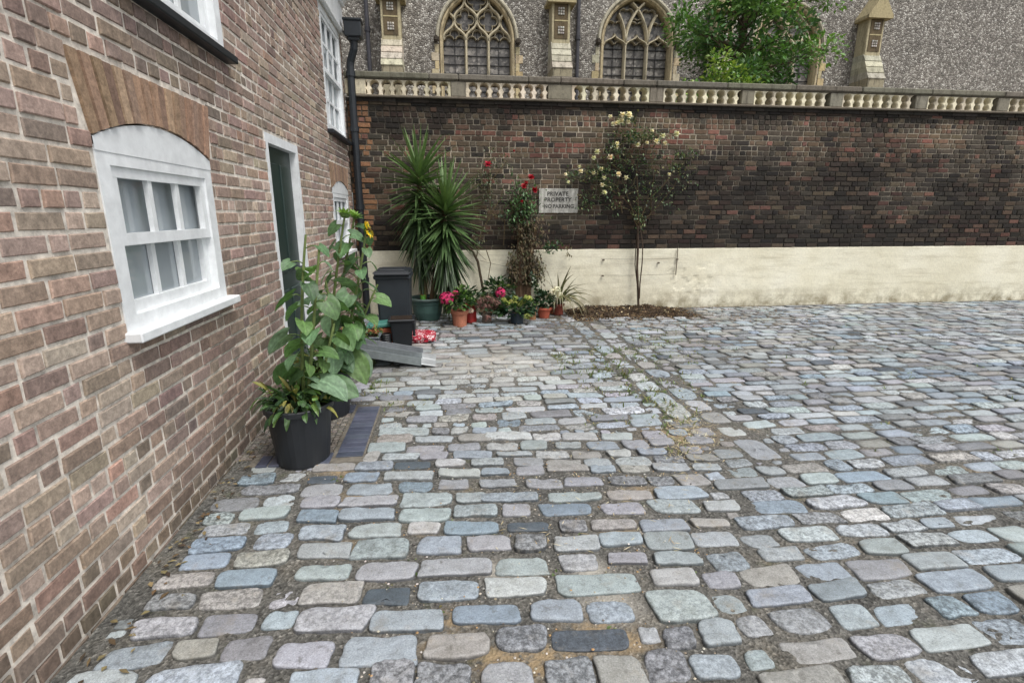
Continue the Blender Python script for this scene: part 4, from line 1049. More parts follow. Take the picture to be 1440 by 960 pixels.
bm.verts.index_update(); mb.add([v.co for v in bm.verts], [[v.index for v in f.verts] for f in bm.faces], W_); bm.free()
mb.build('body', M['fabric'], bag, smooth=True)
mb = MB(); tube(mb, [(.10, -.16, .07), (.17, -.20, .05), (.20, -.12, .03), (.16, -.04, .06)], .007, 6, W_); mb.build('strap', M['fabric'], bag)
tr = thing('trough', 'long grey plastic trough of straggly greenery behind the ramp', 'planter', (-1.02, 5.66, -.03))
mb = MB(); bevbox(mb, (0, 0, .11), (.44, .20, .20), .015, lin(84, 92, 97), top=(1.08, 1.1)); bevbox(mb, (0, 0, .215), (.50, .245, .02), .006, lin(98, 106, 110)); mb.build('body', M['plastic'], tr)
mb = MB(); box(mb, -.22, .22, -.10, .10, .222, .228, lin(54, 44, 36)); mb.build('soil', M['soil'], tr)
mb = MB()
for i in range(150):
    x = rnd.uniform(-.22, .24); d = rdir(.0, 1); c = rnd.choice((GREEN, LGREEN, lin(126, 122, 62), lin(140, 92, 62)))
    blade(mb, (x, rnd.uniform(-.09, .09), .22+rnd.random()*.10), d, rnd.uniform(.04, .11), rnd.uniform(.012, .035), OVAL, 3, .6, .2, vary(c, .25))
mb.build('foliage', M['leaf'], tr)
p = PY(538, 460, 5.98)
cr_box = thing('crate', 'teal plastic lid resting on a terracotta tray beside the bin', 'crate', (p.x, 5.98, 0))
mb = MB(); bevbox(mb, (0, 0, .115), (.30, .20, .21), .012, lin(150, 84, 62), top=(1.06, 1.06)); mb.build('tray', M['clay'], cr_box)
mb = MB(); bevbox(mb, (0, 0, .250), (.35, .24, .05), .014, lin(66, 122, 112), mat=Matrix.Rotation(R(-6), 4, 'Y')); mb.build('lid', M['plastic'], cr_box)

# ------------------------------------------------------------------ ramp
rp = thing('ramp', 'grey aluminium two-channel ramp sloping from the house onto the setts', 'ramp', (-.70, 5.2, 0))
AL = lin(140, 146, 150)
def rz(x): return .02 + (-.30 - x) * .20         # world x -> height
mb = MB()
def slab(x0, x1, y0, y1, h, th, col):
    z0, z1 = rz(x0)+h, rz(x1)+h
    vs = [(x0+.70, y0-5.2, z0-th), (x1+.70, y0-5.2, max(.006, z1-th)), (x1+.70, y1-5.2, max(.006, z1-th)), (x0+.70, y1-5.2, z0-th), (x0+.70, y0-5.2, z0), (x1+.70, y0-5.2, z1), (x1+.70, y1-5.2, z1), (x0+.70, y1-5.2, z0)]
    mb.add(vs, [(0, 3, 2, 1), (4, 5, 6, 7), (0, 1, 5, 4), (1, 2, 6, 5), (2, 3, 7, 6), (3, 0, 4, 7)], vary(col, .05))
slab(-1.23, -.30, 5.00, 5.40, .02, .02, lin(104, 110, 114))
for y0, y1 in ((4.985, 5.005), (5.192, 5.205), (5.395, 5.415)): slab(-1.23, -.30, y0, y1, .075, .075, AL)
for i in range(7):
    for k in (0, 1): slab(-1.22, -.31, 5.02 + k*.20 + i*.024, 5.026 + k*.20 + i*.024, .028, .006, lin(104, 110, 114))
mb.build('deck', M['alu'], rp)
for y0, y1 in ((4.985, 5.19), (5.205, 5.41)):
    mb = MB(); bevbox(mb, (.46, (y0+y1)/2-5.2, .026), (.16, y1-y0, .010), .003, lin(190, 194, 195), mat=Matrix.Rotation(R(11), 4, 'Y')); mb.build('flap', M['alu'], rp)

# ------------------------------------------------------------------ sunflowers
def big_leaf(mb, p, d, L, col, roll=0.):
    p = Vector(p); d = Vector(d).normalized(); side = d.cross(Vector((0, 0, 1)))
    if side.length < .1: side = Vector((1, 0, 0))
    side = (Matrix.Rotation(roll, 3, d) @ side.normalized()); nseg, na = 12, 6; vs = []; cs = []; curl = rnd.uniform(.7, 1.3); ph = rnd.uniform(0, 6)
    Wd = L * rnd.uniform(.78, .95)
    for i in range(nseg+1):
        t = i/nseg; n_ = side.cross(d).normalized()
        hw = Wd/2 * (math.sin(math.pi * min(1, (t*.86+.14)) ** .72) ** .85 if t < 1 else .0)
        for j in range(-na, na+1):
            s = j/na; zz_ = .10*abs(s)*hw + .05*hw*math.sin(abs(s)*9 - t*6 + ph) * abs(s) + .035*hw*math.cos(t*28 - abs(s)*9)
            back = -.22*L*abs(s)**1.5 * max(0, 1-t*2.2)
            vs.append(p + side*s*hw + n_*zz_ + d*back)
            vein = 1.5 if j == 0 else (1.28 if abs(math.sin(t*13 - abs(s)*4.2)) < .3 else .96 + .10*math.sin(s*5 + t*9 + ph))
            cs.append(tuple(c*vein for c in col))
        d = (d + Vector((0, 0, -1))*curl/nseg).normalized(); side = (side - d*side.dot(d)).normalized(); p = p + d*L/nseg
    r_ = 2*na+1
    mb.add(vs, [(i*r_+j, i*r_+j+1, (i+1)*r_+j+1, (i+1)*r_+j) for i in range(nseg) for j in range(2*na)], cs)
SUNG = lin(86, 118, 78)
def sunflower_pot(label, loc, rt, rb, h, stems, nfol, group):
    t = thing('potted_sunflower', label, 'sunflower', loc, 0, 'sunflowers in black pots beside the house')
    pot(t, rt, rb, h, 'plastic', lin(34, 37, 41), 32, .10, .012)
    L0 = Vector(loc)
    for base, top, mid, nl, head in stems:
        base = Vector(base); top = Vector(top) - L0; mid = Vector(mid) - L0
        pts = [base*(1-u)**2 + mid*2*u*(1-u) + top*u*u for u in [i/12 for i in range(13)]]
        m_ = MB(); tube(m_, pts, [.013-.006*i/12 for i in range(13)], 7, lin(112, 128, 74)); m_.build('stem', M['leaf'], t)
        m_ = MB()
        for k in range(nl):
            u = .12 + .84*(k + rnd.random()*.5)/nl; i = int(u*12); q = pts[i].lerp(pts[min(12, i+1)], u*12-i)
            az = k*2.3 + rnd.uniform(-.4, .4); d = Vector((math.cos(az), math.sin(az)*.9 - .25, rnd.uniform(.1, .7))).normalized()
            pet = rnd.uniform(.04, .11); e = q + d*pet
            if e.x + L0.x < HX + .10: d.x = abs(d.x); e = q + d*pet
            tube(m_, [q, q.lerp(e, .5) + Vector((0, 0, .01)), e], .0035, 5, lin(116, 138, 80))
            size = rnd.uniform(.13, .20)*(1.15 - .5*u)
            big_leaf(m_, e, Vector((d.x, d.y, d.z - rnd.uniform(.2, 1.1))), size * rnd.uniform(.7, 1.1), vary(mixc(SUNG, rnd.choice((LGREEN, lin(128, 152, 128), lin(64, 92, 60))), rnd.random()*.7), .2), rnd.uniform(-.9, .9))
        m_.build('foliage', M['bigleaf'], t, smooth=True)
        if head:
            m_ = MB(); q = pts[-1]; ax = Vector(head[1]).normalized(); a = ax.cross(Vector((0, 0, 1))).normalized(); b = ax.cross(a); r = head[2]
            tube(m_, [q - ax*.012, q + ax*.006], [r*.5, r*.75], 16, lin(96, 126, 60))
            for k in range(24):
                th = k*2*math.pi/12 + (.26 if k > 11 else 0); d = (a*math.cos(th)+b*math.sin(th)) + ax*(.25 if k < 12 else .6)
                blade(m_, q, d, r*1.5, r*.5, OVAL, 3, .1, .2, vary(lin(118, 152, 72), .15))
            m_.build('sepals', M['leaf'], t)
            if head[0]:
                m_ = MB()
                for k in range(30):
                    th = k*2*math.pi/15 + (.2 if k > 14 else 0); d = (a*math.cos(th)+b*math.sin(th)) + ax*rnd.uniform(.0, .5)
                    blade(m_, q + ax*.012 + (a*math.cos(th)+b*math.sin(th))*r*.5, d, r*1.25, r*.34, OVAL, 3, .15, .2, vary(lin(236, 200, 44), .12))
                m_.build('petals', M['petal'], t)
                m_ = MB(); tube(m_, [q + ax*.006, q + ax*.02, q + ax*.026], [r*.62, r*.5, r*.2], 14, lin(72, 48, 26)); m_.build('disc', M['soil'], t)
    m_ = MB()
    for i in range(nfol * 5):
        a = rnd.uniform(0, 6.28); rr = rt * rnd.uniform(.1, .98); q = Vector((math.cos(a)*rr, math.sin(a)*rr, h*.92 + rnd.uniform(0, .12)))
        d = Vector((math.cos(a)*rnd.uniform(.2, 1), math.sin(a)*rnd.uniform(.2, 1), rnd.uniform(-.2, 1.2)))
        blade(m_, q, d, rnd.uniform(.04, .15), rnd.uniform(.012, .04), OVAL, 4, rnd.uniform(.5, 2.0), .25, vary(rnd.choice((GREEN, GREEN, LGREEN, DGREEN, lin(126, 122, 66))), .3), roll=rnd.uniform(-.8, .8), wav=.08)
    m_.build('undergrowth', M['leaf'], t)
    return t
W = lambda x, y, Y: tuple(PY(x, y, Y))
sunflower_pot('tall sunflowers, one in yellow bloom, in black pot at mat\'s far end', (-.955, 3.86, 0), .205, .155, .37, [
    ((.03, -.05, .33), W(485, 303, 3.72), W(466, 420, 3.75), 16, (0, (.1, .3, .9), .05)),
    ((.06, .02, .33), W(499, 304, 3.85), W(474, 420, 3.8), 12, (0, (.4, -.1, .9), .045)),
    ((.10, -.02, .33), W(515, 324, 3.72), W(499, 440, 3.7), 18, (1, (.97, -.15, .35), .037)),
    ((.12, .06, .33), W(531, 400, 3.85), W(500, 470, 3.8), 13, None),
    ((.08, -.10, .33), W(458, 395, 3.6), W(476, 480, 3.6), 11, None)], 60, None)
sunflower_pot('leafy flowerless sunflower in the black pot on the near end of the mat', (-.94, 3.10, 0), .205, .155, .38, [
    ((.05, 0, .34), W(449, 350, 3.15), W(440, 470, 3.1), 12, None),
    ((.02, .05, .34), W(430, 330, 3.2), W(420, 450, 3.1), 12, None),
    ((.09, .06, .34), W(470, 455, 3.3), W(455, 520, 3.2), 4, None)], 50, None)

# ------------------------------------------------------------------ the row of flower pots
ROW = 'flower pots in a row at the foot of the wall'
def potted(name, label, cat, px, py, rt, rb, h, mat, col, rim=.18):
    b = G(px, py); t = thing(name, label, cat, (b.x, b.y + rb, 0), 0, ROW); pot(t, rt, rb, h, mat, col, 26, rim); return t, Vector((b.x, b.y + rb, 0))
def off(px, py, Y, L0): return PY(px, py, Y) - L0
PINK = lin(206, 52, 108); TERRA = lin(172, 112, 88)
t, L0 = potted('potted_hydrangea', 'orange terracotta pot of pink hydrangea in front of the row', 'potted plant', 647, 460, .125, .092, .225, 'clay', TERRA, .22)
mb = MB(); leafball(mb, (0, -.01, .31), (.18, .14, .15), 190, .085, .06, (GREEN, DGREEN, LGREEN)); leafball(mb, (.03, .02, .42), (.10, .08, .10), 40, .07, .045, (GREEN, LGREEN)); mb.build('foliage', M['leaf'], t)
bloom(t, off(628, 420, 6.88, L0), .10, PINK, 90, .28); bloom(t, off(641, 414, 6.92, L0), .062, PINK, 60, .3); bloom(t, off(634, 417, 6.86, L0), .045, lin(214, 80, 130), 40, .3)
t, L0 = potted('potted_plant', 'bright red pot with one cream flower behind the orange terracotta pot', 'potted plant', 662, 454, .105, .092, .26, 'plastic', lin(150, 34, 28), .10)
mb = MB(); leafball(mb, (-.02, 0, .33), (.17, .13, .16), 140, .08, .05, (GREEN, DGREEN)); mb.build('foliage', M['leaf'], t)
bloom(t, off(662, 437, 6.98, L0), .042, lin(226, 208, 184), 50, .3); bloom(t, off(659, 425, 7.0, L0), .034, lin(214, 180, 166), 36, .3)
t, L0 = potted('potted_hydrangea', 'dried brown hydrangea heads in small grey pot', 'potted plant', 685, 455, .085, .07, .13, 'clay', lin(112, 104, 94), .2)
mb = MB(); leafball(mb, (0, .03, .22), (.20, .14, .14), 110, .08, .05, (DGREEN, lin(74, 76, 50), lin(96, 78, 60))); mb.build('foliage', M['leaf'], t)
mb = MB()
for px, py in ((676, 424), (686, 420), (694, 423), (681, 431), (700, 428), (672, 429), (690, 430), (686, 448)): bloom(t, off(px, py, 7.0 + rnd.uniform(-.03, .06), L0), .055, lin(112, 80, 72), 46, .32, 'dry')
t, L0 = potted('potted_hydrangea', 'yellow-green hydrangea spilling over a navy blue pot', 'potted plant', 728, 456, .115, .09, .16, 'plastic', lin(34, 48, 60), .16)
mb = MB(); leafball(mb, (-.03, -.02, .20), (.27, .15, .15), 240, .085, .062, (DGREEN, lin(44, 70, 50), GREEN)); mb.build('foliage', M['leaf'], t)
mb = MB()
for i in range(12): bloom(t, off(706 + 3.4*i + rnd.uniform(-2, 2), 423 + rnd.uniform(-6, 5), 6.95 + rnd.uniform(-.05, .1), L0), rnd.uniform(.03, .045), rnd.choice((lin(186, 186, 96), lin(160, 172, 84), lin(206, 200, 120))), 34, .34)
bloom(t, off(741, 445, 6.85, L0), .05, lin(158, 166, 88), 50, .32); bloom(t, off(745, 420, 6.98, L0), .045, lin(150, 168, 80), 46, .32)
t, L0 = potted('potted_hydrangea', 'tall single pink hydrangea at the wall behind the dried brown heads', 'potted plant', 703, 444, .11, .09, .17, 'plastic', lin(30, 32, 34), .15)
mb = MB(); leafball(mb, (0, .02, .36), (.24, .13, .19), 170, .09, .055, (GREEN, DGREEN)); stem(mb, (0, 0, .15), (-.02, 0, .42), .006, .004, GREEN); leafball(mb, off(690, 403, L0.y, L0), (.09, .06, .06), 22, .085, .04, (DGREEN, GREEN)); mb.build('foliage', M['leaf'], t)
bloom(t, off(704, 412, L0.y - .16, L0), .082, PINK, 70, .28); bloom(t, off(701, 401, L0.y, L0), .03, lin(150, 160, 70), 26, .3); bloom(t, off(714, 402, L0.y, L0), .03, lin(150, 160, 70), 26, .3)
t, L0 = potted('potted_plant', 'brown tan pot squeezed between navy pot and terracotta bowl', 'potted plant', 749, 450, .075, .06, .18, 'clay', lin(132, 96, 68), .2)
mb = MB(); leafball(mb, (0, 0, .22), (.07, .07, .07), 36, .06, .04, (GREEN, DGREEN, LGREEN)); mb.build('foliage', M['leaf'], t)
t, L0 = potted('potted_vine', 'dark green climbing vine with white-edged leaves in terracotta bowl', 'potted plant', 766, 448, .125, .075, .16, 'clay', lin(164, 86, 66), .2)
mb = MB(); leafball(mb, (0, 0, .25), (.15, .11, .14), 170, .065, .05, (DGREEN, lin(36, 58, 38), DGREEN))
for i in range(230):
    u = rnd.random(); q = off(762 - 14*u + rnd.uniform(-8, 8)*(1.1-u), 424 - 38*u, L0.y + .05, L0); c = rnd.choice((DGREEN, GREEN, lin(200, 206, 190), lin(40, 64, 42)))
    blade(mb, q, rdir(-.4, .8) + Vector((0, -.6, 0)), rnd.uniform(.04, .06), rnd.uniform(.03, .045), OVAL, 2, .5, .2, vary(c, .2))
mb.build('foliage', M['leaf'], t)
mb = MB(); stem(mb, (0, 0, .14), off(748, 386, L0.y + .06, L0), .006, .003, lin(90, 80, 50)); mb.build('stem', M['bark'], t)
t, L0 = potted('potted_flax', 'dull red pot of long arching strap leaves beside the soil bed', 'potted plant', 786, 443, .10, .08, .165, 'clay', lin(126, 66, 54), .22)
mb = MB()
for i in range(46):
    az = rnd.uniform(-.9, 1.1) if i % 3 else rnd.uniform(-3.1, 3.1); d = Vector((math.sin(az)*.6 + .22, -abs(math.cos(az))*.3, 1)); l = rnd.uniform(.50, .78)
    c = rnd.choice((lin(112, 126, 82), lin(134, 140, 100), lin(96, 106, 70)))
    blade(mb, (rnd.uniform(-.03, .03), rnd.uniform(-.03, .03), .15), d, l, rnd.uniform(.028, .042), SWORD, 9, rnd.choice((.7, 1.6, 2.2, 2.8, 3.2)) * rnd.uniform(.8, 1.2), .3, vary(c, .15), vary(lin(110, 98, 74), .2), roll=rnd.uniform(-.7, .7))
mb.build('foliage', M['sword'], t)
b_ = G(779, 440); t = thing('potted_hydrangea', 'creamy white hydrangea at the wall between the vine and strap leaves', 'potted plant', (b_.x, 7.62, 0), 0, ROW); L0 = Vector((b_.x, 7.62, 0))
pot(t, .085, .07, .14, 'clay', lin(140, 84, 62), 22)
mb = MB(); leafball(mb, (0, 0, .22), (.10, .08, .09), 40, .07, .05, (GREEN, DGREEN)); mb.build('foliage', M['leaf'], t)
mb = MB()
for px, py in ((777, 411), (783, 408), (780, 417), (786, 415)): bloom(t, off(px, py, 7.36, L0), .062, lin(232, 228, 198), 56, .3)

# ------------------------------------------------------------------ climbers on the wall
KY = 7.80
kx = PY(738, 400, KY).x; L0 = Vector((kx, KY, 0))
t = thing('dead_climber', 'thick shaggy brown climber stump against cream render behind the pots', 'climbing plant', L0)
mb = MB()
for i in range(5):
    a = off(735 + 4*i - 8, 428, KY, L0); b = off(730 + 6*i, 325 + rnd.uniform(-10, 8), KY, L0); stem(mb, a, b, .045, .03, lin(104, 84, 66), .04)
mb.build('trunk', M['bark'], t)
mb = MB()
for i in range(2100):
    u = rnd.random()
    if u < .42: px, py = 738 + rnd.gauss(0, 6.5), rnd.uniform(312, 398)
    elif u < .68: px, py = 753 + rnd.gauss(0, 6), 380 + rnd.gauss(0, 11)
    elif u < .88: px, py = 722 + rnd.gauss(0, 4), 378 + rnd.gauss(0, 12)
    else: px, py = 750 + rnd.gauss(0, 9), rnd.uniform(305, 345)
    q = off(px, py, KY - abs(rnd.gauss(0, .06)), L0); c = rnd.choice((lin(80, 66, 48), lin(62, 54, 40), lin(98, 86, 60), lin(70, 72, 46)))
    blade(mb, q, Vector((rnd.uniform(-.6, .6), rnd.uniform(-1, -.1), rnd.uniform(-1.2, .3))), rnd.uniform(.03, .08), rnd.uniform(.012, .03), OVAL, 2, .6, .2, vary(c, .3))
mb.build('dead_foliage', M['dry'], t)
mb = MB()
for i in range(90): blade(mb, off(775 + rnd.gauss(0, 7), 346 + rnd.gauss(0, 5), KY - rnd.random()*.08, L0), rdir() + Vector((0, -.7, 0)), .05, .04, OVAL, 2, .4, .2, vary(rnd.choice((DGREEN, GREEN)), .3))
for i in range(26): blade(mb, off(798 + rnd.gauss(0, 3), 355 + rnd.gauss(0, 6), KY, L0), rdir() + Vector((0, -.5, -.5)), .05, .02, OVAL, 2, .4, .2, vary(lin(96, 88, 60), .3))
mb.build('foliage', M['leaf'], t)

RED = lin(176, 22, 42)
kx = PY(740, 300, KY).x; L0 = Vector((kx, KY, 0))
t = thing('climbing_rose', 'red climbing rose on the brick wall between dead stump and sign', 'rose', L0, 0, 'roses climbing the brick wall')
mb = MB()
for pts in (((738, 330), (736, 300), (742, 270), (748, 250)), ((736, 320), (728, 290), (735, 262)), ((735, 330), (722, 300), (716, 280)), ((740, 425), (738, 380), (737, 330))):
    tube(mb, [off(x, y, KY, L0) for x, y in pts], [.012, .008, .006, .004][:len(pts)], 5, lin(86, 72, 50))
mb.build('branch', M['bark'], t)
mb = MB()
for i in range(620):
    u = rnd.random()
    if u < .6: px, py = 740 + rnd.gauss(0, 10), 290 + rnd.gauss(0, 14)
    elif u < .75: px, py = 727 + rnd.gauss(0, 12), 268 + rnd.gauss(0, 14)
    else: px, py = 724 + rnd.gauss(0, 10), 300 + rnd.gauss(0, 14)
    blade(mb, off(px, py, KY + .06 - abs(rnd.gauss(0, .1)), L0), rdir() + Vector((0, -.7, 0)), rnd.uniform(.035, .065), rnd.uniform(.024, .042), OVAL, 2, .4, .2, vary(rnd.choice((GREEN, DGREEN, lin(84, 116, 74), lin(96, 128, 84))), .3))
mb.build('foliage', M['leaf'], t)
mb = MB()
for x, y, r in ((747, 249, .045), (737, 262, .045), (740, 257, .03), (752, 267, .045), (734, 283, .02)): rose(t, off(x, y, KY - .14, L0), r, RED)

kx = PY(683, 300, KY).x; L0 = Vector((kx, KY, 0))
t = thing('climbing_rose', 'thin straggling climber with dark bent stem and one crimson bloom beside yucca', 'rose', L0, 0, 'roses climbing the brick wall')
mb = MB()
tube(mb, [off(x, y, KY, L0) for x, y in ((683, 428), (677, 395), (672, 368), (665, 354), (655, 347))], [.02, .02, .021, .018, .014], 7, lin(74, 64, 52))
for pts in (((670, 362), (676, 330), (690, 300), (688, 250), (684, 232)), ((690, 300), (704, 280), (708, 262)), ((684, 352), (690, 370), (686, 395)), ((690, 300), (710, 310), (708, 345)), ((686, 260), (702, 240), (714, 226))):
    tube(mb, [off(x, y, KY, L0) for x, y in pts], [.008, .007, .005, .004, .003][:len(pts)], 5, lin(92, 80, 58))
mb.build('branch', M['bark'], t)
mb = MB()
for i in range(560):
    u = rnd.random()
    if u < .45: px, py = 683 + rnd.gauss(0, 9), 258 + rnd.gauss(0, 13)
    elif u < .65: px, py = 700 + rnd.gauss(0, 12), 225 + rnd.gauss(0, 10)
    elif u < .85: px, py = 690 + rnd.gauss(0, 11), 298 + rnd.gauss(0, 10)
    else: px, py = 672 + rnd.gauss(0, 7), 340 + rnd.gauss(0, 8)
    blade(mb, off(px, py, KY + .06 - abs(rnd.gauss(0, .08)), L0), rdir() + Vector((0, -.7, 0)), rnd.uniform(.026, .05), rnd.uniform(.016, .03), OVAL, 2, .4, .2, vary(rnd.choice((lin(88, 98, 72), DGREEN, lin(110, 108, 80), lin(92, 86, 60))), .3))
mb.build('foliage', M['leaf'], t)
rose(t, off(686, 231, KY - .08, L0), .05, lin(188, 40, 66)); rose(t, off(723, 212, KY - .05, L0), .018, lin(170, 40, 50))

base = PY(898, 431, 7.80); L0 = Vector((base.x, 7.80, 0))
t = thing('climbing_rose', 'white-flowered climbing rose fanning over the wall from thin twin trunks', 'rose', L0, 0, 'roses climbing the brick wall')
mb = MB(); BK = lin(78, 66, 56)
tube(mb, [off(x, y, 7.80, L0) for x, y in ((898, 436), (897, 405), (896, 375), (897, 350), (897, 318))], [.02, .018, .017, .018, .016], 7, BK)
tube(mb, [off(x, y, 7.76, L0) for x, y in ((899, 420), (900, 398), (903, 370), (904, 345), (900, 318))], [.011, .010, .009, .009, .008], 6, BK)
tube(mb, [off(x, y, 7.82, L0) for x, y in ((896, 400), (893, 372), (894, 350), (897, 322))], [.008, .008, .008, .008], 6, BK)
mb.build('trunk', M['bark'], t)
mb = MB(); br = [((897, 320), (895, 300), (880, 282), (864, 270)), ((896, 318), (885, 295), (862, 287), (845, 288)), ((898, 320), (903, 308), (915, 302), (930, 301)), ((896, 315), (880, 270), (872, 240), (862, 210)),
    ((898, 315), (897, 270), (895, 240), (900, 205)), ((899, 312), (912, 280), (932, 262), (948, 240)), ((898, 318), (925, 290), (948, 262), (962, 225)), ((864, 270), (845, 258), (820, 255), (795, 250)),
    ((872, 240), (850, 225), (842, 212), (838, 195)), ((862, 210), (866, 190), (872, 170)), ((900, 205), (915, 190), (932, 185), (950, 190)), ((915, 302), (916, 270), (922, 235)), ((875, 300), (868, 262), (878, 225), (890, 200))]
for b in br: tube(mb, [off(x, y, 7.84 + rnd.uniform(-.03, .03), L0) for x, y in b], [.011, .008, .006, .004][:len(b)], 5, vary(lin(84, 72, 54), .2))
for i in range(70):
    b = rnd.choice(br[3:]); k = rnd.randrange(1, len(b)); x, y = b[k]; stem(mb, off(x, y, 7.84, L0), off(x + rnd.uniform(-22, 22), y + rnd.uniform(-25, 8), 7.84 - rnd.random()*.12, L0), .003, .0015, vary(lin(104, 98, 70), .3), .15, 4)
mb.build('branch', M['bark'], t)
mb = MB()
CL = [(900, 210, 120, 45, 420), (760, 290, 50, 55, 130), (650, 470, 90, 60, 340), (560, 690, 60, 70, 130), (820, 380, 110, 80, 230), (1200, 435, 45, 35, 60), (1235, 350, 60, 25, 50), (1010, 215, 120, 50, 260), (860, 90, 80, 40, 150), (700, 560, 60, 60, 120), (960, 520, 170, 120, 160), (950, 800, 50, 70, 120), (470, 500, 60, 45, 110), (1150, 640, 120, 120, 60), (820, 720, 120, 80, 60), (1270, 480, 90, 120, 130), (1050, 380, 120, 100, 150), (1330, 330, 60, 60, 50), (1010, 640, 130, 110, 110), (720, 640, 110, 90, 90)]
for cx, cy, sx, sy, n_ in CL:
    for i in range(int(n_ * .8)):
        x, y = Z4(cx + rnd.gauss(0, sx*.6), cy + rnd.gauss(0, sy*.6))
        blade(mb, off(x, y, 7.86 - abs(rnd.gauss(0, .12)), L0), rdir() + Vector((0, -.6, 0)), rnd.uniform(.025, .055), rnd.uniform(.018, .034), OVAL, 2, .4, .2, vary(rnd.choice((DGREEN, GREEN, lin(104, 120, 84), lin(60, 76, 54), lin(112, 110, 74))), .3))
mb.build('foliage', M['leaf'], t)
mb = MB(); CRM = lin(238, 233, 200)
for x, y in ((755,125),(795,115),(865,110),(825,60),(870,55),(735,72),(1035,175),(1000,262),(930,275),(1070,250),(1130,265),(1115,210),(785,265),(640,325),(615,370),(510,432),(520,468),(410,490),(432,545),(615,478),(670,450),(735,365),(690,512),(795,487),(848,512),(678,565),(692,620),(1160,487),(1215,195),(775,120),(815,105),(870,70),(780,290)):
    px, py = Z4(x, y); rose(t, off(px, py, 7.68, L0), rnd.uniform(.026, .046), vary(CRM, .06))

# ------------------------------------------------------------------ soil bed
mb = MB(); gx = axis([(1.75, 4.3, .035)]); gy = axis([(7.0, WY - .03, .035)])
def bed(x, y):
    e = min(1, (x - 1.75) / .35, (3.75 - x) / .6, (y - 7.10 - .16*nz(x*2.3, 2)) / .5); e = max(0, e)
    return -.022 + .075 * e + .03 * e * nz(x*4, y*5) + .018 * e * nz(x*14, y*14, 3)
nx = len(gx); mb.add([(x, y, bed(x, y)) for y in gy for x in gx], [(j*nx+i, j*nx+i+1, (j+1)*nx+i+1, (j+1)*nx+i) for j in range(len(gy)-1) for i in range(nx-1)], [vary(lin(66, 55, 44), .15) for _ in range(nx*len(gy))])
tag(mb.build('soil_ground', M['soil'], smooth=True), kind='structure')
mb = MB()
for i in range(3600):
    x = rnd.uniform(1.78, 3.75); y = 6.98 + .93*rnd.random() ** .9; z = max(bed(x, y), -.005) + .004
    c = rnd.choice((lin(76, 60, 45), lin(96, 76, 54), lin(58, 47, 37), lin(118, 98, 70), lin(70, 55, 42), lin(50, 42, 34), lin(188, 172, 136) if rnd.random() < .35 else lin(72, 58, 44)))
    blade(mb, (x, y, z), rdir(-.1, .5), rnd.uniform(.02, .05), rnd.uniform(.01, .028), OVAL, 2, .3, .3, vary(c, .2), roll=rnd.uniform(-1, 1))
for i in range(1300):
    x = rnd.uniform(1.2, 5.2); y = 7.85 - 1.5*rnd.random() ** 1.4; blade(mb, (x, y, .012), rdir(-.05, .2), .03, .018, OVAL, 2, .1, .3, vary(lin(116, 92, 62), .3))
for i in range(900):
    x = rnd.uniform(HX + .05, 1.9); y = 7.86 - 1.3*rnd.random() ** 1.5; blade(mb, (x, y, .012), rdir(-.05, .25), rnd.uniform(.015, .04), rnd.uniform(.01, .02), OVAL, 2, .2, .3, vary(rnd.choice((lin(96, 78, 54), lin(70, 58, 44), lin(120, 108, 76), lin(84, 86, 56))), .3))
for i in range(260):
    x = HX + .03 + abs(rnd.gauss(0, .09)); y = rnd.uniform(1.2, 7.5); blade(mb, (x, y, .012), rdir(-.05, .25), rnd.uniform(.015, .045), rnd.uniform(.01, .022), OVAL, 2, .2, .3, vary(rnd.choice((lin(96, 78, 54), lin(70, 58, 44), lin(120, 108, 76))), .3))
tag(mb.build('leaf_litter', M['litter']), 'brown dead leaves and wood chips heaped at the foot of the wall', 'leaf litter', kind='stuff')

# ------------------------------------------------------------------ weeds and straw in the joints
mb = MB()
def tuft(x, y, n_, h, cols):
    for i in range(n_):
        blade(mb, (x + rnd.gauss(0, .02), y + rnd.gauss(0, .02), -.008), rdir(.3, 1), h*rnd.uniform(.5, 1.2), rnd.uniform(.006, .014), OVAL, 3, .7, .2, vary(rnd.choice(cols), .25))
def patch(px0, px1, py0, py1, n_, k, h, cols):
    for i in range(n_):
        p = G(rnd.uniform(px0, px1), rnd.uniform(py0, py1)); tuft(p.x, p.y, rnd.randint(3, k), h, cols)
WD = (lin(86, 104, 62), lin(108, 122, 76), lin(122, 118, 80))
patch(775, 885, 492, 530, 60, 13, .075, WD); patch(830, 960, 470, 600, 60, 9, .05, WD); patch(900, 950, 535, 575, 22, 10, .07, WD); patch(890, 990, 462, 512, 190, 8, .035, WD); patch(780, 960, 480, 560, 60, 8, .06, WD); patch(930, 985, 575, 640, 26, 9, .05, WD)
patch(505, 545, 535, 560, 18, 10, .06, WD); patch(545, 600, 548, 575, 10, 8, .05, WD); patch(455, 990, 640, 900, 26, 5, .02, WD); patch(960, 990, 520, 560, 10, 8, .05, WD); patch(470, 500, 655, 680, 5, 6, .03, WD)
patch(835, 905, 470, 545, 24, 8, .05, WD)
for i in range(60): tuft(rnd.uniform(2.3, 6), rnd.uniform(2.5, 7), rnd.randint(3, 9), .05, WD)
for i in range(14):
    p = G(515 + rnd.uniform(-6, 10), 512 + rnd.uniform(-3, 3)); tuft(p.x, p.y, 10, .10, (lin(150, 158, 120), lin(110, 128, 82)))
tag(mb.build('weeds', M['leaf']), 'small green weeds and grass sprouting between the setts', 'weeds', kind='stuff')
mb = MB()
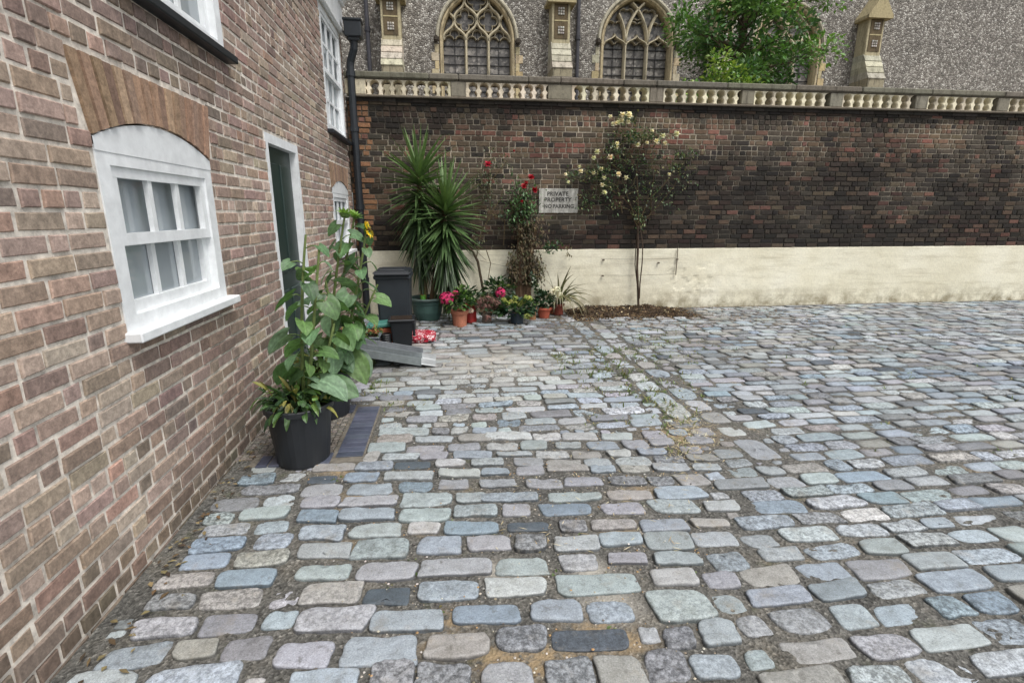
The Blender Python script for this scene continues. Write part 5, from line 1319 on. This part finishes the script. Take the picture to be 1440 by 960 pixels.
for i in range(800):
    p = G(rnd.gauss(968, 20), rnd.gauss(612, 26)) if i < 620 else G(rnd.uniform(700, 990), rnd.uniform(560, 780))
    a = rnd.uniform(0, 3.14); l = rnd.uniform(.015, .05)
    blade(mb, (p.x, p.y, rnd.uniform(0, .016)), (math.cos(a), math.sin(a), rnd.uniform(-.1, .15)), l, .004, OVAL, 2, 0, .1, vary(rnd.choice((lin(184, 170, 132), lin(160, 142, 106), lin(204, 194, 160))), .15))
tag(mb.build('dry_grass', M['litter']), 'dry straw scattered over the setts beside the weedy drain line', 'dry grass', kind='stuff')

# ------------------------------------------------------------------ tree on the terrace
t = thing('tree', 'leafy green tree on the terrace hiding the church wall behind it', 'tree', (5.68, 10.2, 2.98)); L0 = Vector((5.68, 10.2, 2.98))
mb = MB(); tube(mb, [(0, 0, 0), (.03, .02, .9), (-.03, 0, 1.8), (.05, .03, 3.4)], [.11, .09, .075, .04], 8, lin(84, 74, 60)); mb.build('trunk', M['bark'], t)
mb = MB(); cl = []
for i in range(56):
    d = rdir(-.9, 1); c = Vector((.15, 0, 1.75)) + Vector((d.x*1.7, d.y*1.1, d.z*1.85)) * (.35 + .65*rnd.random())
    cl.append(c); stem(mb, (0, 0, max(.5, min(3, c.z-.3))), c, .02, .005, lin(84, 74, 60), .1, 4)
mb.build('limbs', M['bark'], t)
mb = MB()
for c in cl:
    k = rnd.choice((lin(82, 118, 60), lin(68, 104, 56), lin(100, 134, 70), lin(62, 94, 54)))
    leafball(mb, c, (rnd.uniform(.3, .5), rnd.uniform(.3, .45), rnd.uniform(.25, .4)), 170, .10, .058, (k, vary(k, .2), mixc(k, LGREEN, .35)), fill=.15)
mb.build('crown', M['leaf'], t)
t2 = thing('shrub', 'low yellow-green shrub behind the coping under the tree crown', 'shrub', (4.48, 8.8, 2.98))
mb = MB()
for c in ((0, 0, .62), (-.25, 0, .40), (.3, .05, .7), (.2, -.1, .3), (-.5, .0, .40), (.55, 0, .5), (.1, 0, .9)): leafball(mb, c, (.28, .22, .24), 140, .08, .05, (lin(116, 144, 64), lin(92, 126, 58), lin(140, 160, 78)), fill=.1)
mb.build('foliage', M['leaf'], t2)
mb = MB()
for c in ((0, 0, .5), (-.25, 0, .35), (.3, .05, .5)): stem(mb, (0, 0, 0), c, .015, .005, lin(84, 74, 60))
mb.build('stem', M['bark'], t2)
print('scene built', len(bpy.data.objects), 'objects')
